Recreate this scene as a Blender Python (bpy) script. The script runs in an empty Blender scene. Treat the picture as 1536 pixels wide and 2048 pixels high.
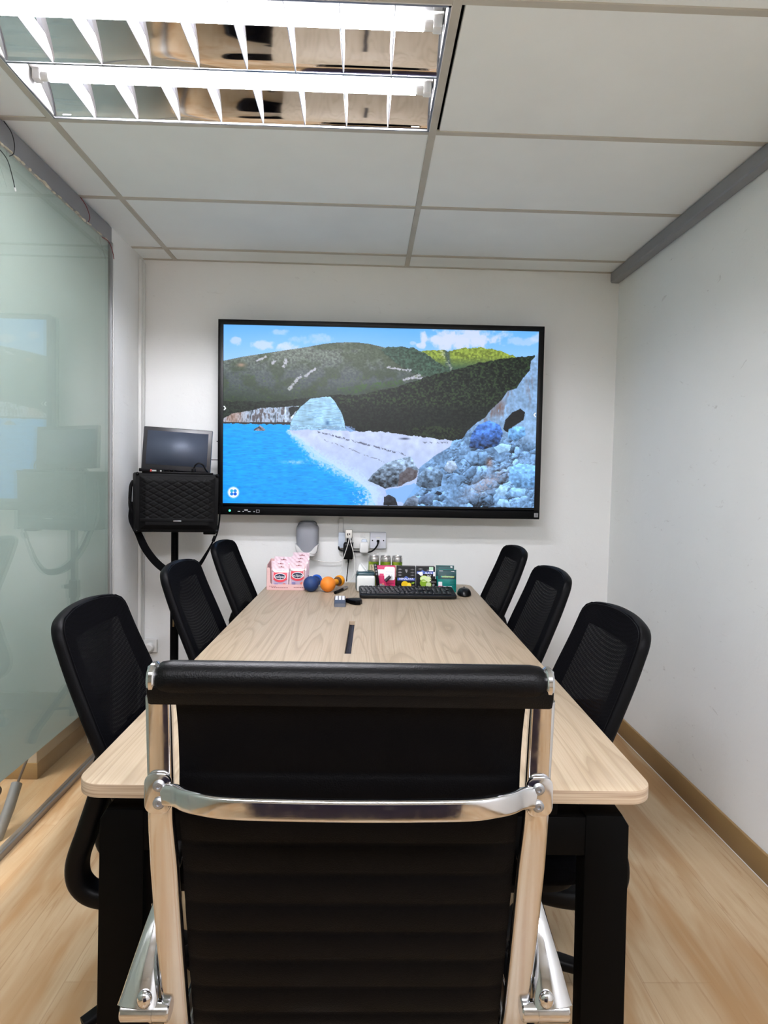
import bpy, bmesh, math, random
import numpy as np
from mathutils import Vector, Matrix, Euler
random.seed(7); np.random.seed(7)
SC = bpy.context.scene
COL = SC.collection
PI = math.pi
R = math.radians

# ------------------------------------------------------------------ helpers
def lin(c):
    out = []
    for v in c[:3]:
        v = v / 255.0
        out.append(v / 12.92 if v <= 0.04045 else ((v + 0.055) / 1.055) ** 2.4)
    return (*out, 1.0)

class NT:
    """tiny node-tree wrapper"""
    def __init__(s, name):
        s.m = bpy.data.materials.new(name); s.m.use_nodes = True
        s.t = s.m.node_tree; s.t.nodes.clear()
        s.out = s.n('ShaderNodeOutputMaterial')
    def n(s, typ, **kw):
        nd = s.t.nodes.new(typ)
        for k, v in kw.items(): setattr(nd, k, v)
        return nd
    def l(s, a, b): s.t.links.new(a, b)
    def val(s, nd, **kw):
        for k, v in kw.items(): nd.inputs[k.replace('_', ' ')].default_value = v
        return nd
    def coords(s, scale=(1, 1, 1), rot=(0, 0, 0), kind='Object'):
        tc = s.n('ShaderNodeTexCoord'); mp = s.n('ShaderNodeMapping')
        s.l(tc.outputs[kind], mp.inputs['Vector'])
        mp.inputs['Scale'].default_value = scale; mp.inputs['Rotation'].default_value = rot
        return mp.outputs['Vector']
    def noise(s, vec, scale=5, detail=4, rough=0.55, dist=0):
        nd = s.n('ShaderNodeTexNoise'); s.l(vec, nd.inputs['Vector'])
        nd.inputs['Scale'].default_value = scale; nd.inputs['Detail'].default_value = detail
        nd.inputs['Roughness'].default_value = rough; nd.inputs['Distortion'].default_value = dist
        return nd.outputs['Fac']
    def ramp(s, fac, stops):
        nd = s.n('ShaderNodeValToRGB'); s.l(fac, nd.inputs['Fac'])
        e = nd.color_ramp.elements
        while len(e) < len(stops): e.new(0.5)
        for i, (p, c) in enumerate(stops):
            e[i].position = p; e[i].color = c if len(c) == 4 else (*c, 1)
        return nd.outputs['Color']
    def mix(s, fac, a, b, mode='MIX'):
        nd = s.n('ShaderNodeMix', data_type='RGBA', blend_type=mode)
        for sock, v in ((nd.inputs['Factor'], fac), (nd.inputs['A'], a), (nd.inputs['B'], b)):
            pass
        def put(sock, v):
            if hasattr(v, 'is_output'): s.l(v, sock)
            else: sock.default_value = v
        put(nd.inputs[0], fac); put(nd.inputs[6], a); put(nd.inputs[7], b)
        return nd.outputs[2]
    def math(s, op, a, b=0.0):
        nd = s.n('ShaderNodeMath', operation=op)
        for i, v in enumerate((a, b)):
            if hasattr(v, 'is_output'): s.l(v, nd.inputs[i])
            else: nd.inputs[i].default_value = v
        return nd.outputs[0]
    def bump(s, h, strength=0.2, dist=0.01):
        nd = s.n('ShaderNodeBump'); s.l(h, nd.inputs['Height'])
        nd.inputs['Strength'].default_value = strength; nd.inputs['Distance'].default_value = dist
        return nd.outputs['Normal']
    def bsdf(s, color=None, rough=0.5, metal=0.0, normal=None, spec=0.5, **kw):
        b = s.n('ShaderNodeBsdfPrincipled')
        def put(sock, v):
            if hasattr(v, 'is_output'): s.l(v, sock)
            else: sock.default_value = v
        if color is not None: put(b.inputs['Base Color'], color)
        put(b.inputs['Roughness'], rough); put(b.inputs['Metallic'], metal)
        b.inputs['Specular IOR Level'].default_value = spec
        if normal is not None: s.l(normal, b.inputs['Normal'])
        for k, v in kw.items(): put(b.inputs[k.replace('_', ' ')], v)
        return b
    def done(s, b):
        s.l(b.outputs[0], s.out.inputs['Surface']); return s.m

MATS = {}
def M(name, rgb=None, rough=0.5, metal=0.0, spec=0.5, bump=0.0, bscale=200, var=0.04, vscale=6, **kw):
    """plain-ish material with slight procedural colour variation and grain"""
    if name in MATS: return MATS[name]
    t = NT(name); c = lin(rgb)
    v = t.coords()
    f = t.noise(v, vscale, 3)
    lo = tuple(x * (1 - var) for x in c[:3]) + (1,); hi = tuple(min(1, x * (1 + var)) for x in c[:3]) + (1,)
    col = t.ramp(f, [(0.3, lo), (0.7, hi)])
    nrm = t.bump(t.noise(v, bscale, 2), bump, 0.002) if bump else None
    MATS[name] = t.done(t.bsdf(col, rough, metal, nrm, spec, **kw))
    return MATS[name]
def EM(name, rgb, strength):
    if name in MATS: return MATS[name]
    t = NT(name); e = t.n('ShaderNodeEmission'); e.inputs['Color'].default_value = lin(rgb); e.inputs['Strength'].default_value = strength
    MATS[name] = t.done(e); return MATS[name]

def rrect(w, h, r, n=5, cx=0, cy=0):
    """rounded rectangle outline, CCW; r may be a 4-tuple (br, tr, tl, bl)"""
    rs = r if isinstance(r, (tuple, list)) else (r,) * 4
    pts = []
    for (sx, sy, a0, rr) in ((1, -1, -90, rs[0]), (1, 1, 0, rs[1]), (-1, 1, 90, rs[2]), (-1, -1, 180, rs[3])):
        px, py = sx * (w / 2 - rr), sy * (h / 2 - rr)
        if rr <= 0: pts.append((cx + px, cy + py)); continue
        for k in range(n + 1):
            a = R(a0 + 90 * k / n); pts.append((cx + px + rr * math.cos(a), cy + py + rr * math.sin(a)))
    return pts

def smooth_path(pts, sub=6, closed=False):
    """Catmull-Rom through pts"""
    P = [Vector(p) for p in pts]; n = len(P); out = []
    rng = range(n if closed else n - 1)
    for i in rng:
        g = lambda k: P[k % n] if closed else P[max(0, min(n - 1, k))]
        p0, p1, p2, p3 = g(i - 1), g(i), g(i + 1), g(i + 2)
        for k in range(sub):
            t = k / sub
            out.append(0.5 * ((2 * p1) + (p2 - p0) * t + (2 * p0 - 5 * p1 + 4 * p2 - p3) * t * t + (3 * p1 - p0 - 3 * p2 + p3) * t ** 3))
    if not closed: out.append(P[-1])
    return out

class B:
    def __init__(s): s.bm = bmesh.new()
    def _fin(s, faces, m):
        for f in faces: f.material_index = m; f.smooth = True
        return faces
    def poly(s, pts, m=0):
        return s._fin([s.bm.faces.new([s.bm.verts.new(p) for p in pts])], m)
    def box(s, c, size, m=0, bev=0.0, seg=2, rot=None, mat=None):
        t = bmesh.new()
        bmesh.ops.create_cube(t, size=1)
        for v in t.verts: v.co = Vector((v.co.x * size[0], v.co.y * size[1], v.co.z * size[2]))
        if bev > 0:
            bmesh.ops.bevel(t, geom=list(t.edges), offset=min(bev, min(size) * 0.49), segments=seg, profile=0.5, affect='EDGES')
        X = Matrix.Translation(c)
        if rot: X = X @ Euler(rot).to_matrix().to_4x4()
        if mat: X = mat @ X
        return s.merge(t, X, m)
    def merge(s, t, X, m=None):
        mp = {v: s.bm.verts.new(X @ v.co) for v in t.verts}
        fs = []
        for f in t.faces:
            try: nf = s.bm.faces.new([mp[v] for v in f.verts])
            except ValueError: continue
            nf.material_index = f.material_index if m is None else m; nf.smooth = True; fs.append(nf)
        t.free(); return fs
    def sweep(s, pts, section, m=0, up=(0, 0, 1), scales=None, closed=False, cap=True):
        """sweep a closed 2-D section (a along side, b along 'up-ish') along pts"""
        P = [Vector(p) for p in pts]; n = len(P); rings = []
        up = Vector(up)
        prev = None
        for i, p in enumerate(P):
            a = P[(i - 1) % n] if (closed or i > 0) else p
            b = P[(i + 1) % n] if (closed or i < n - 1) else p
            t = (b - a).normalized()
            side = t.cross(up)
            if side.length < 1e-4: side = prev or t.orthogonal()
            side.normalize()
            if prev is not None and side.dot(prev) < 0 and up.length < 1e-6: side = -side
            prev = side
            nn = side.cross(t).normalized()
            sc = 1.0 if scales is None else scales[i]
            sa, sb = sc if isinstance(sc, (tuple, list)) else (sc, sc)
            rings.append([s.bm.verts.new(p + side * (q[0] * sa) + nn * (q[1] * sb)) for q in section])
        fs = []; k = len(section)
        for i in range(n if closed else n - 1):
            r0, r1 = rings[i], rings[(i + 1) % n]
            for j in range(k):
                try: fs.append(s.bm.faces.new((r0[j], r0[(j + 1) % k], r1[(j + 1) % k], r1[j])))
                except ValueError: pass
        if cap and not closed:
            fs.append(s.bm.faces.new(list(reversed(rings[0])))); fs.append(s.bm.faces.new(rings[-1]))
        return s._fin(fs, m)
    def tube(s, pts, r, n=10, m=0, closed=False, up=(0.013, 0.021, 1), radii=None):
        sec = [(math.cos(2 * PI * k / n) * r, math.sin(2 * PI * k / n) * r) for k in range(n)]
        return s.sweep(pts, sec, m, up, radii, closed)
    def cyl(s, p0, p1, r, r1=None, n=24, m=0, bev=0.0):
        p0, p1 = Vector(p0), Vector(p1); r1 = r if r1 is None else r1
        L = (p1 - p0).length
        prof = [(r - bev, 0), (r, bev), (r1, L - bev), (r1 - bev, L)] if bev else [(r, 0), (r1, L)]
        q = Vector((0, 0, 1)).rotation_difference(p1 - p0).to_matrix().to_4x4()
        return s.lathe(prof, Matrix.Translation(p0) @ q, n, m)
    def lathe(s, prof, X=Matrix(), n=24, m=0, cap=True):
        rings = [[s.bm.verts.new(X @ Vector((r * math.cos(2 * PI * k / n), r * math.sin(2 * PI * k / n), z))) for k in range(n)] for r, z in prof]
        fs = []
        for a, b in zip(rings, rings[1:]):
            for k in range(n): fs.append(s.bm.faces.new((a[k], a[(k + 1) % n], b[(k + 1) % n], b[k])))
        if cap:
            fs.append(s.bm.faces.new(list(reversed(rings[0])))); fs.append(s.bm.faces.new(rings[-1]))
        return s._fin(fs, m)
    def sphere(s, c, r, m=0, u=28, v=18):
        t = bmesh.new(); bmesh.ops.create_uvsphere(t, u_segments=u, v_segments=v, radius=1)
        rr = r if isinstance(r, (tuple, list)) else (r,) * 3
        X = Matrix.Translation(c) @ Matrix.Diagonal((*rr, 1))
        return s.merge(t, X, m)
    def prism(s, pts, h, X=Matrix(), m=0, bev=0.0, seg=2, msid=None):
        """extrude 2-D outline (xy, CCW) from z=0 to z=h"""
        t = bmesh.new()
        lo = [t.verts.new((x, y, 0)) for x, y in pts]
        f = t.faces.new(lo)
        r = bmesh.ops.extrude_face_region(t, geom=[f])
        for v in r['geom']:
            if isinstance(v, bmesh.types.BMVert): v.co.z = h
        bmesh.ops.recalc_face_normals(t, faces=list(t.faces))
        if bev:
            es = [e for e in t.edges if abs(e.verts[0].co.z - e.verts[1].co.z) < 1e-9]
            bmesh.ops.bevel(t, geom=es, offset=bev, segments=seg, profile=0.5, affect='EDGES')
        if msid is not None:
            t.normal_update()
            for f in t.faces: f.material_index = m if abs(f.normal.z) > 0.7 else msid
            return s.merge(t, X, None)
        return s.merge(t, X, m)
    def grid(s, fn, nu, nv, m=0, thick=None):
        """fn(u,v)->point, u,v in 0..1; optional offset function thick(u,v)->vector makes it solid"""
        V = [[s.bm.verts.new(fn(i / nu, j / nv)) for i in range(nu + 1)] for j in range(nv + 1)]
        fs = []
        for j in range(nv):
            for i in range(nu): fs.append(s.bm.faces.new((V[j][i], V[j][i + 1], V[j + 1][i + 1], V[j + 1][i])))
        if thick:
            W = [[s.bm.verts.new(Vector(fn(i / nu, j / nv)) + Vector(thick(i / nu, j / nv))) for i in range(nu + 1)] for j in range(nv + 1)]
            for j in range(nv):
                for i in range(nu): fs.append(s.bm.faces.new((W[j][i], W[j + 1][i], W[j + 1][i + 1], W[j][i + 1])))
            for i in range(nu):
                fs.append(s.bm.faces.new((V[0][i], W[0][i], W[0][i + 1], V[0][i + 1])))
                fs.append(s.bm.faces.new((V[nv][i], V[nv][i + 1], W[nv][i + 1], W[nv][i])))
            for j in range(nv):
                fs.append(s.bm.faces.new((V[j][0], V[j + 1][0], W[j + 1][0], W[j][0])))
                fs.append(s.bm.faces.new((V[j][nu], W[j][nu], W[j + 1][nu], V[j + 1][nu])))
        return s._fin(fs, m)
    def text(s, body, X, size, m=0, ext=0.0002, squash=1.0, align='CENTER', shear=0.0):
        cu = bpy.data.curves.new('txt', 'FONT'); cu.body = body; cu.size = size; cu.extrude = ext
        cu.align_x = align; cu.align_y = 'CENTER'; cu.resolution_u = 2; cu.shear = shear
        ob = bpy.data.objects.new('txt', cu); me = ob.to_mesh()
        t = bmesh.new(); t.from_mesh(me); ob.to_mesh_clear()
        bpy.data.objects.remove(ob); bpy.data.curves.remove(cu)
        return s.merge(t, X @ Matrix.Diagonal((squash, 1, 1, 1)), m)
    def build(s, name, mats, parent=None, loc=None, sharp=35):
        me = bpy.data.meshes.new(name)
        bmesh.ops.recalc_face_normals(s.bm, faces=list(s.bm.faces))
        s.bm.to_mesh(me); s.bm.free()
        for m in (mats if isinstance(mats, (list, tuple)) else [mats]): me.materials.append(m)
        if sharp: me.set_sharp_from_angle(angle=R(sharp))
        ob = bpy.data.objects.new(name, me); COL.objects.link(ob)
        if parent: ob.parent = parent
        if loc: ob.location = loc
        return ob

def tag(o, label, cat, group=None):
    o['label'] = label; o['category'] = cat
    if group: o['group'] = group
    return o
def thing(name, label, cat, loc=(0, 0, 0), rz=0.0, group=None, rot=None):
    o = bpy.data.objects.new(name, None); COL.objects.link(o)
    o.empty_display_size = 0.05
    o.location = loc; o.rotation_euler = rot or (0, 0, rz)
    return tag(o, label, cat, group)
def struct(o, label=None):
    o['kind'] = 'structure'
    if label: o['label'] = label
    return o
def dup(root, loc, rot, label, group=None):
    r = root.copy(); COL.objects.link(r); r.location = loc
    r.rotation_euler = rot if isinstance(rot, (tuple, list)) else (0, 0, rot)
    r['label'] = label
    if group: r['group'] = group
    for ch in list(root.children):
        c = ch.copy(); COL.objects.link(c); c.parent = r
        for g in list(ch.children):
            d = g.copy(); COL.objects.link(d); d.parent = c
    return r
# X-Z plane facing -Y (towards the camera): maps (x,y,z) of a flat outline to (x, -z, y)
def facing(x, y, z, rz=0.0, rx=0.0, ry=0.0):
    return Matrix.Translation((x, y, z)) @ Euler((0, ry, rz)).to_matrix().to_4x4() @ Euler((R(90) + rx, 0, 0)).to_matrix().to_4x4()

# ------------------------------------------------------------------ dimensions
CZ = 2.411          # ceiling
WY = 3.66           # screen wall
WR = 1.335          # right wall
WL = -1.19          # left glass wall
FY = -2.6           # wall behind the camera
GX, GY = 0.191, 2.861   # ceiling grid crossing
TZ = 0.75           # table top

# ------------------------------------------------------------------ shared materials
BLACK = M('black_plastic', (4, 4, 5), 0.45, spec=0.12)
DARK = M('charcoal_plastic', (7, 7, 9), 0.5, spec=0.08)
WHITE = M('white_plastic', (226, 226, 224), 0.35)
BLKMET = M('black_powder_coat', (2, 2, 2), 0.55, spec=0.06, bump=0.05, bscale=900)
ALU = M('anodised_aluminium', (152, 153, 155), 0.35, 0.85)
GREYMET = M('grey_painted_metal', (142, 143, 146), 0.45, 0.2)
def chrome_mat():
    t = NT('polished_chrome'); v = t.coords()
    n = t.bump(t.noise(v, 14, 2), 0.04, 0.004)
    sm = t.ramp(t.noise(v, 60, 4), [(0.4, (0.09,) * 3), (0.8, (0.22,) * 3)])
    return t.done(t.bsdf(lin((198, 198, 200)), sm, 1.0, n))
CHROME = chrome_mat()
def leather_mat():
    t = NT('black_leather'); v = t.coords()
    vo = t.n('ShaderNodeTexVoronoi'); t.l(v, vo.inputs['Vector']); vo.inputs['Scale'].default_value = 420
    n = t.bump(vo.outputs['Distance'], 0.25, 0.0012)
    return t.done(t.bsdf(lin((2, 2, 3)), 0.5, 0, n, 0.07))
LEATHER = leather_mat()
def roll_leather():
    t = NT('black_leather_polished'); v = t.coords()
    vo = t.n('ShaderNodeTexVoronoi'); t.l(v, vo.inputs['Vector']); vo.inputs['Scale'].default_value = 420
    return t.done(t.bsdf(lin((3, 3, 4)), 0.4, 0, t.bump(vo.outputs['Distance'], 0.2, 0.0012), 0.13))
ROLLLEATHER = roll_leather()
def wall_mat(name, rgb, scuff):
    t = NT(name); v = t.coords()
    c = lin(rgb); big = t.noise(v, 1.6, 3)
    col = t.ramp(big, [(0.25, tuple(x * 0.96 for x in c[:3])), (0.75, c)])
    # thin grey scuffs and filler marks
    vs = t.coords((3, 3, 9)); sc = t.noise(vs, 3.2, 6, 0.7, 1.2)
    fac = t.ramp(sc, [(0.64, (0,) * 3), (0.74, (1,) * 3)])
    col = t.mix(t.math('MULTIPLY', fac, scuff), col, lin((176, 172, 168)))
    h = t.math('ADD', t.noise(v, 9, 4), t.math('MULTIPLY', t.noise(v, 140, 2), 0.12))
    n = t.bump(h, 0.12, 0.02)
    return t.done(t.bsdf(col, 0.62, 0, n, 0.35))
WALLM = wall_mat('white_wall_paint', (242, 243, 242), 0.35)
WALLR = wall_mat('white_wall_paint_scuffed', (242, 244, 243), 0.6)
def floor_mat():
    t = NT('oak_laminate_planks')
    v = t.coords((1, 1, 1), (0, 0, R(90)))
    br = t.n('ShaderNodeTexBrick'); t.l(v, br.inputs['Vector'])
    br.offset = 0.37; br.inputs['Scale'].default_value = 1.0
    t.val(br, Brick_Width=1.22, Row_Height=0.185, Mortar_Size=0.0016, Mortar_Smooth=0.1, Bias=0.0)
    br.inputs['Color1'].default_value = lin((184, 162, 130)); br.inputs['Color2'].default_value = lin((166, 139, 104))
    br.inputs['Mortar'].default_value = lin((140, 108, 74))
    g = t.coords((17, 1.1, 1)); gr = t.noise(g, 1.0, 6, 0.62, 1.8)
    gc = t.ramp(gr, [(0.3, lin((162, 133, 97))), (0.55, lin((184, 160, 128))), (0.75, lin((194, 174, 144)))])
    col = t.mix(0.5, br.outputs['Color'], gc)
    b2 = t.noise(t.coords((5.5, 0.7, 1)), 1.6, 3, 0.5, 0.9)
    col = t.mix(t.ramp(b2, [(0.44, (0,) * 3), (0.62, (0.9,) * 3)]), col, lin((160, 124, 83)))
    fine = t.noise(t.coords((90, 2.5, 1)), 1.5, 3)
    col = t.mix(t.ramp(fine, [(0.62, (0,) * 3), (0.72, (0.35,) * 3)]), col, lin((135, 101, 65)))
    kn = t.n('ShaderNodeTexVoronoi'); t.l(t.coords((3.4, 1.5, 1)), kn.inputs['Vector']); kn.inputs['Scale'].default_value = 1.0
    kd = t.math('ADD', kn.outputs['Distance'], t.math('MULTIPLY', t.noise(t.coords((20, 6, 1)), 1.0, 3), 0.12))
    col = t.mix(t.ramp(kd, [(0.06, (0.6,) * 3), (0.16, (0,) * 3)]), col, lin((140, 104, 66)))
    sk = t.noise(t.coords((34, 1.9, 1)), 1.0, 5, 0.6, 2.2)
    col = t.mix(t.ramp(sk, [(0.6, (0,) * 3), (0.68, (0.5,) * 3)]), col, lin((146, 108, 68)))
    n = t.bump(br.outputs['Fac'], 0.25, -0.002)
    return t.done(t.bsdf(col, 0.4, 0, n, 0.4))
FLOORM = floor_mat()
def ash_mat(name, edge=False):
    t = NT(name)
    if edge:
        v = t.coords((1.2, 1.2, 160)); g = t.noise(v, 1.6, 4, 0.6, 0.2)
        col = t.ramp(g, [(0.32, lin((132, 109, 89))), (0.52, lin((173, 153, 130))), (0.7, lin((189, 171, 147)))])
    else:
        v = t.coords((7, 0.42, 1)); 
        wob = t.noise(v, 1.3, 2, 0.4, 0.7)
        wv = t.math('FRACT', t.math('MULTIPLY', wob, 11.0))
        rings = t.ramp(wv, [(0.0, lin((157, 139, 116))), (0.35, lin((178, 160, 137))), (0.85, lin((180, 164, 141))), (1.0, lin((167, 149, 125)))])
        fine = t.noise(t.coords((170, 2.2, 1)), 1.5, 3)
        col = t.mix(t.ramp(fine, [(0.42, (0,) * 3), (0.75, (0.7,) * 3)]), rings, lin((160, 139, 112)))
    return t.done(t.bsdf(col, 0.42, 0, None, 0.35))
ASH = ash_mat('ash_woodgrain_top'); ASHEDGE = ash_mat('ash_edge_band', True)
def glass_mat(name, tint):
    t = NT(name)
    fr = t.n('ShaderNodeFresnel'); ge = t.n('ShaderNodeNewGeometry')
    t.l(t.math('SUBTRACT', 1.5, t.math('MULTIPLY', ge.outputs['Backfacing'], 1.5 - 1 / 1.5)), fr.inputs['IOR'])
    tr = t.n('ShaderNodeBsdfTransparent'); tr.inputs['Color'].default_value = (*tint, 1)
    gl = t.n('ShaderNodeBsdfGlossy'); gl.inputs['Roughness'].default_value = 0.0
    mx = t.n('ShaderNodeMixShader'); t.l(fr.outputs[0], mx.inputs[0]); t.l(tr.outputs[0], mx.inputs[1]); t.l(gl.outputs[0], mx.inputs[2])
    return t.done(mx)
GLASS = glass_mat('clear_tinted_glass', (0.9, 0.885, 0.835))
def film_mat():
    t = NT('frosted_window_film')
    d = t.n('ShaderNodeBsdfDiffuse'); d.inputs['Color'].default_value = lin((202, 213, 215))
    tr = t.n('ShaderNodeBsdfTranslucent'); tr.inputs['Color'].default_value = lin((196, 212, 214))
    mx = t.n('ShaderNodeMixShader'); mx.inputs[0].default_value = 0.5
    t.l(d.outputs[0], mx.inputs[1]); t.l(tr.outputs[0], mx.inputs[2])
    return t.done(mx)
FILM = film_mat()
TUBE = EM('tube_light', (247, 247, 255), 196.0)
# ------------------------------------------------------------------ room shell
b = B(); b.box((-0.95, 0.5, -0.05), (4.8, 6.6, 0.1)); struct(b.build('floor', FLOORM))
b = B(); b.box((0.07, WY + 0.05, 1.3), (2.9, 0.1, 2.6)); struct(b.build('wall_back', WALLM))
b = B(); b.box((WR + 0.05, 0.5, 1.3), (0.1, 6.5, 2.6)); struct(b.build('wall_right', WALLR))
BEIGE = M('beige_wall_paint', (190, 178, 160), 0.6)
b = B(); b.box((-0.95, FY - 0.05, 1.3), (4.8, 0.1, 2.6)); struct(b.build('wall_front', BEIGE))
# plaster pier between the glass and the screen wall
b = B(); b.box((WL - 0.06, 3.43, 1.3), (0.11, 0.48, 2.6), bev=0.004); struct(b.build('wall_left', WALLM))
# corridor beyond the glass
b = B(); b.box((-3.2, 0.5, 1.3), (0.1, 6.5, 2.6)); b.box((-2.2, WY + 0.05, 1.3), (1.9, 0.1, 2.6)); struct(b.build('wall_corridor', WALLM))

TILE = M('ceiling_board', (236, 240, 239), 0.8, var=0.03, vscale=2.5, bump=0.05, bscale=60)
TBAR = M('ceiling_grid_metal', (186, 181, 169), 0.55, var=0.06, vscale=9)
VOID = M('dark_ceiling_void', (30, 28, 26), 0.9)
TROFF = [(-1, -2), (-1, -6), (0, -6)]      # (cell column, cell row) of the light fittings
b = B()
xs = [GX + 1.22 * k for k in range(-3, 2)]; ys = [GY + 0.61 * j for j in range(-9, 3)]
for i in range(len(xs)):
    for j in range(len(ys)):
        x0, x1 = xs[i], xs[i] + 1.22; y0, y1 = ys[j], ys[j] + 0.61
        if (i - 3, j - 9) in TROFF: continue
        x0, x1 = max(x0, -3.15), min(x1, WR); y0, y1 = max(y0, FY), min(y1, WY)
        if x1 - x0 < 0.02 or y1 - y0 < 0.02: continue
        sl = 0.021 if (i == 3 and j == 7) else 0.006
        b.box(((x0 + sl + x1 - 0.006) / 2, (y0 + y1) / 2, CZ + 0.010), (x1 - x0 - sl - 0.006, y1 - y0 - 0.012, 0.012), bev=0.0015, seg=1)
ceil = struct(b.build('ceiling', TILE))
b = B()
for x in xs: 
    if -3.1 < x < WR: b.box((x, (WY + FY) / 2, CZ + 0.004), (0.024, WY - FY, 0.008), bev=0.0015, seg=1)
for y in ys:
    if FY < y < WY: b.box(((-3.15 + WR) / 2, y, CZ + 0.0045), (WR + 3.15, 0.024, 0.008), bev=0.0015, seg=1)
b.box(((-3.15 + WR) / 2, WY - 0.009, CZ + 0.0035), (WR + 3.15, 0.018, 0.006))
struct(b.build('ceiling_grid', TBAR, ceil))
b = B(); b.box((-0.95, 0.5, CZ + 0.17), (4.8, 6.6, 0.04)); struct(b.build('ceiling_void', VOID, ceil))

# right wall: grey channel at the ceiling, oak baseboard at the floor
b = B()
b.prism([(0.0, 0.0), (0.0, -0.044), (0.006, -0.05), (0.044, -0.05), (0.05, -0.044), (0.05, 0)][::-1], WY - FY - 0.01, Matrix.Translation((WR - 0.05, WY - 0.008, CZ - 0.002)) @ Euler((R(90), 0, 0)).to_matrix().to_4x4(), bev=0.001, seg=1)
struct(b.build('trim_1', GREYMET))
OAKB = M('oak_skirting', (146, 117, 74), 0.5, var=0.1, vscale=3)
b = B(); b.box((WR - 0.006, (WY + FY) / 2, 0.046), (0.012, WY - FY, 0.092), bev=0.003); struct(b.build('baseboard_right', OAKB))
b = B(); b.tube([(WR - 0.015, FY, 0.002), (WR - 0.0135, WY, 0.001)], 0.0016, 6); struct(b.build('trim_2', WHITE))
b = B(); b.box((0.07, WY - 0.006, 0.046), (2.5, 0.012, 0.092), bev=0.003); struct(b.build('baseboard_back', OAKB))

# glass partition on the left
def window(name, y0, y1):
    w = struct(bpy.data.objects.new(name, None)); COL.objects.link(w)
    g = B(); g.box((WL - 0.005, (y0 + y1) / 2, 1.18), (0.008, y1 - y0 - 0.012, 2.31)); g.build('glass_pane', GLASS, w)
    f = B(); f.box((WL - 0.0105, (y0 + y1) / 2, 1.293), (0.001, y1 - y0 - 0.016, 2.082)); f.build('frosted_film', FILM, w)
    f = B()
    for y, d in ((y1 - 0.007, 0.014), (y0 + 0.007, 0.014)): f.box((WL - 0.008, y, 1.18), (0.03, d, 2.32), bev=0.002)
    f.build('jamb', GREYMET, w)
    f = B(); f.box((WL - 0.008, (y0 + y1) / 2, 0.012), (0.028, y1 - y0, 0.024), bev=0.003); f.build('floor_track', ALU, w)
    return w
window('window_1', 0.86, 3.19); window('window_2', FY, 0.86)
b = B(); b.box((WL - 0.035, (FY + 3.19) / 2, (2.337 + CZ) / 2 - 0.001), (0.074, 3.19 - FY, CZ - 2.337 - 0.002), bev=0.003); struct(b.build('trim_3', GREYMET))
b = B(); b.box((WL - 0.002, 3.197, 1.17), (0.02, 0.012, 2.34), bev=0.002); struct(b.build('trim_4', WHITE))
# torn sealant along the header
SEAL = M('old_sealant', (204, 196, 176), 0.8, var=0.15, vscale=40)
b = B()
for k in range(46):
    y = 2.1 + 1.08 * k / 46 + random.uniform(-.01, .01)
    if random.random() < 0.72: b.sphere((WL + 0.001, y, 2.335 + random.uniform(-.004, .002)), (0.004, random.uniform(.008, .02), random.uniform(.002, .006)), u=8, v=6)
struct(b.build('trim_5', SEAL))

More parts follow.
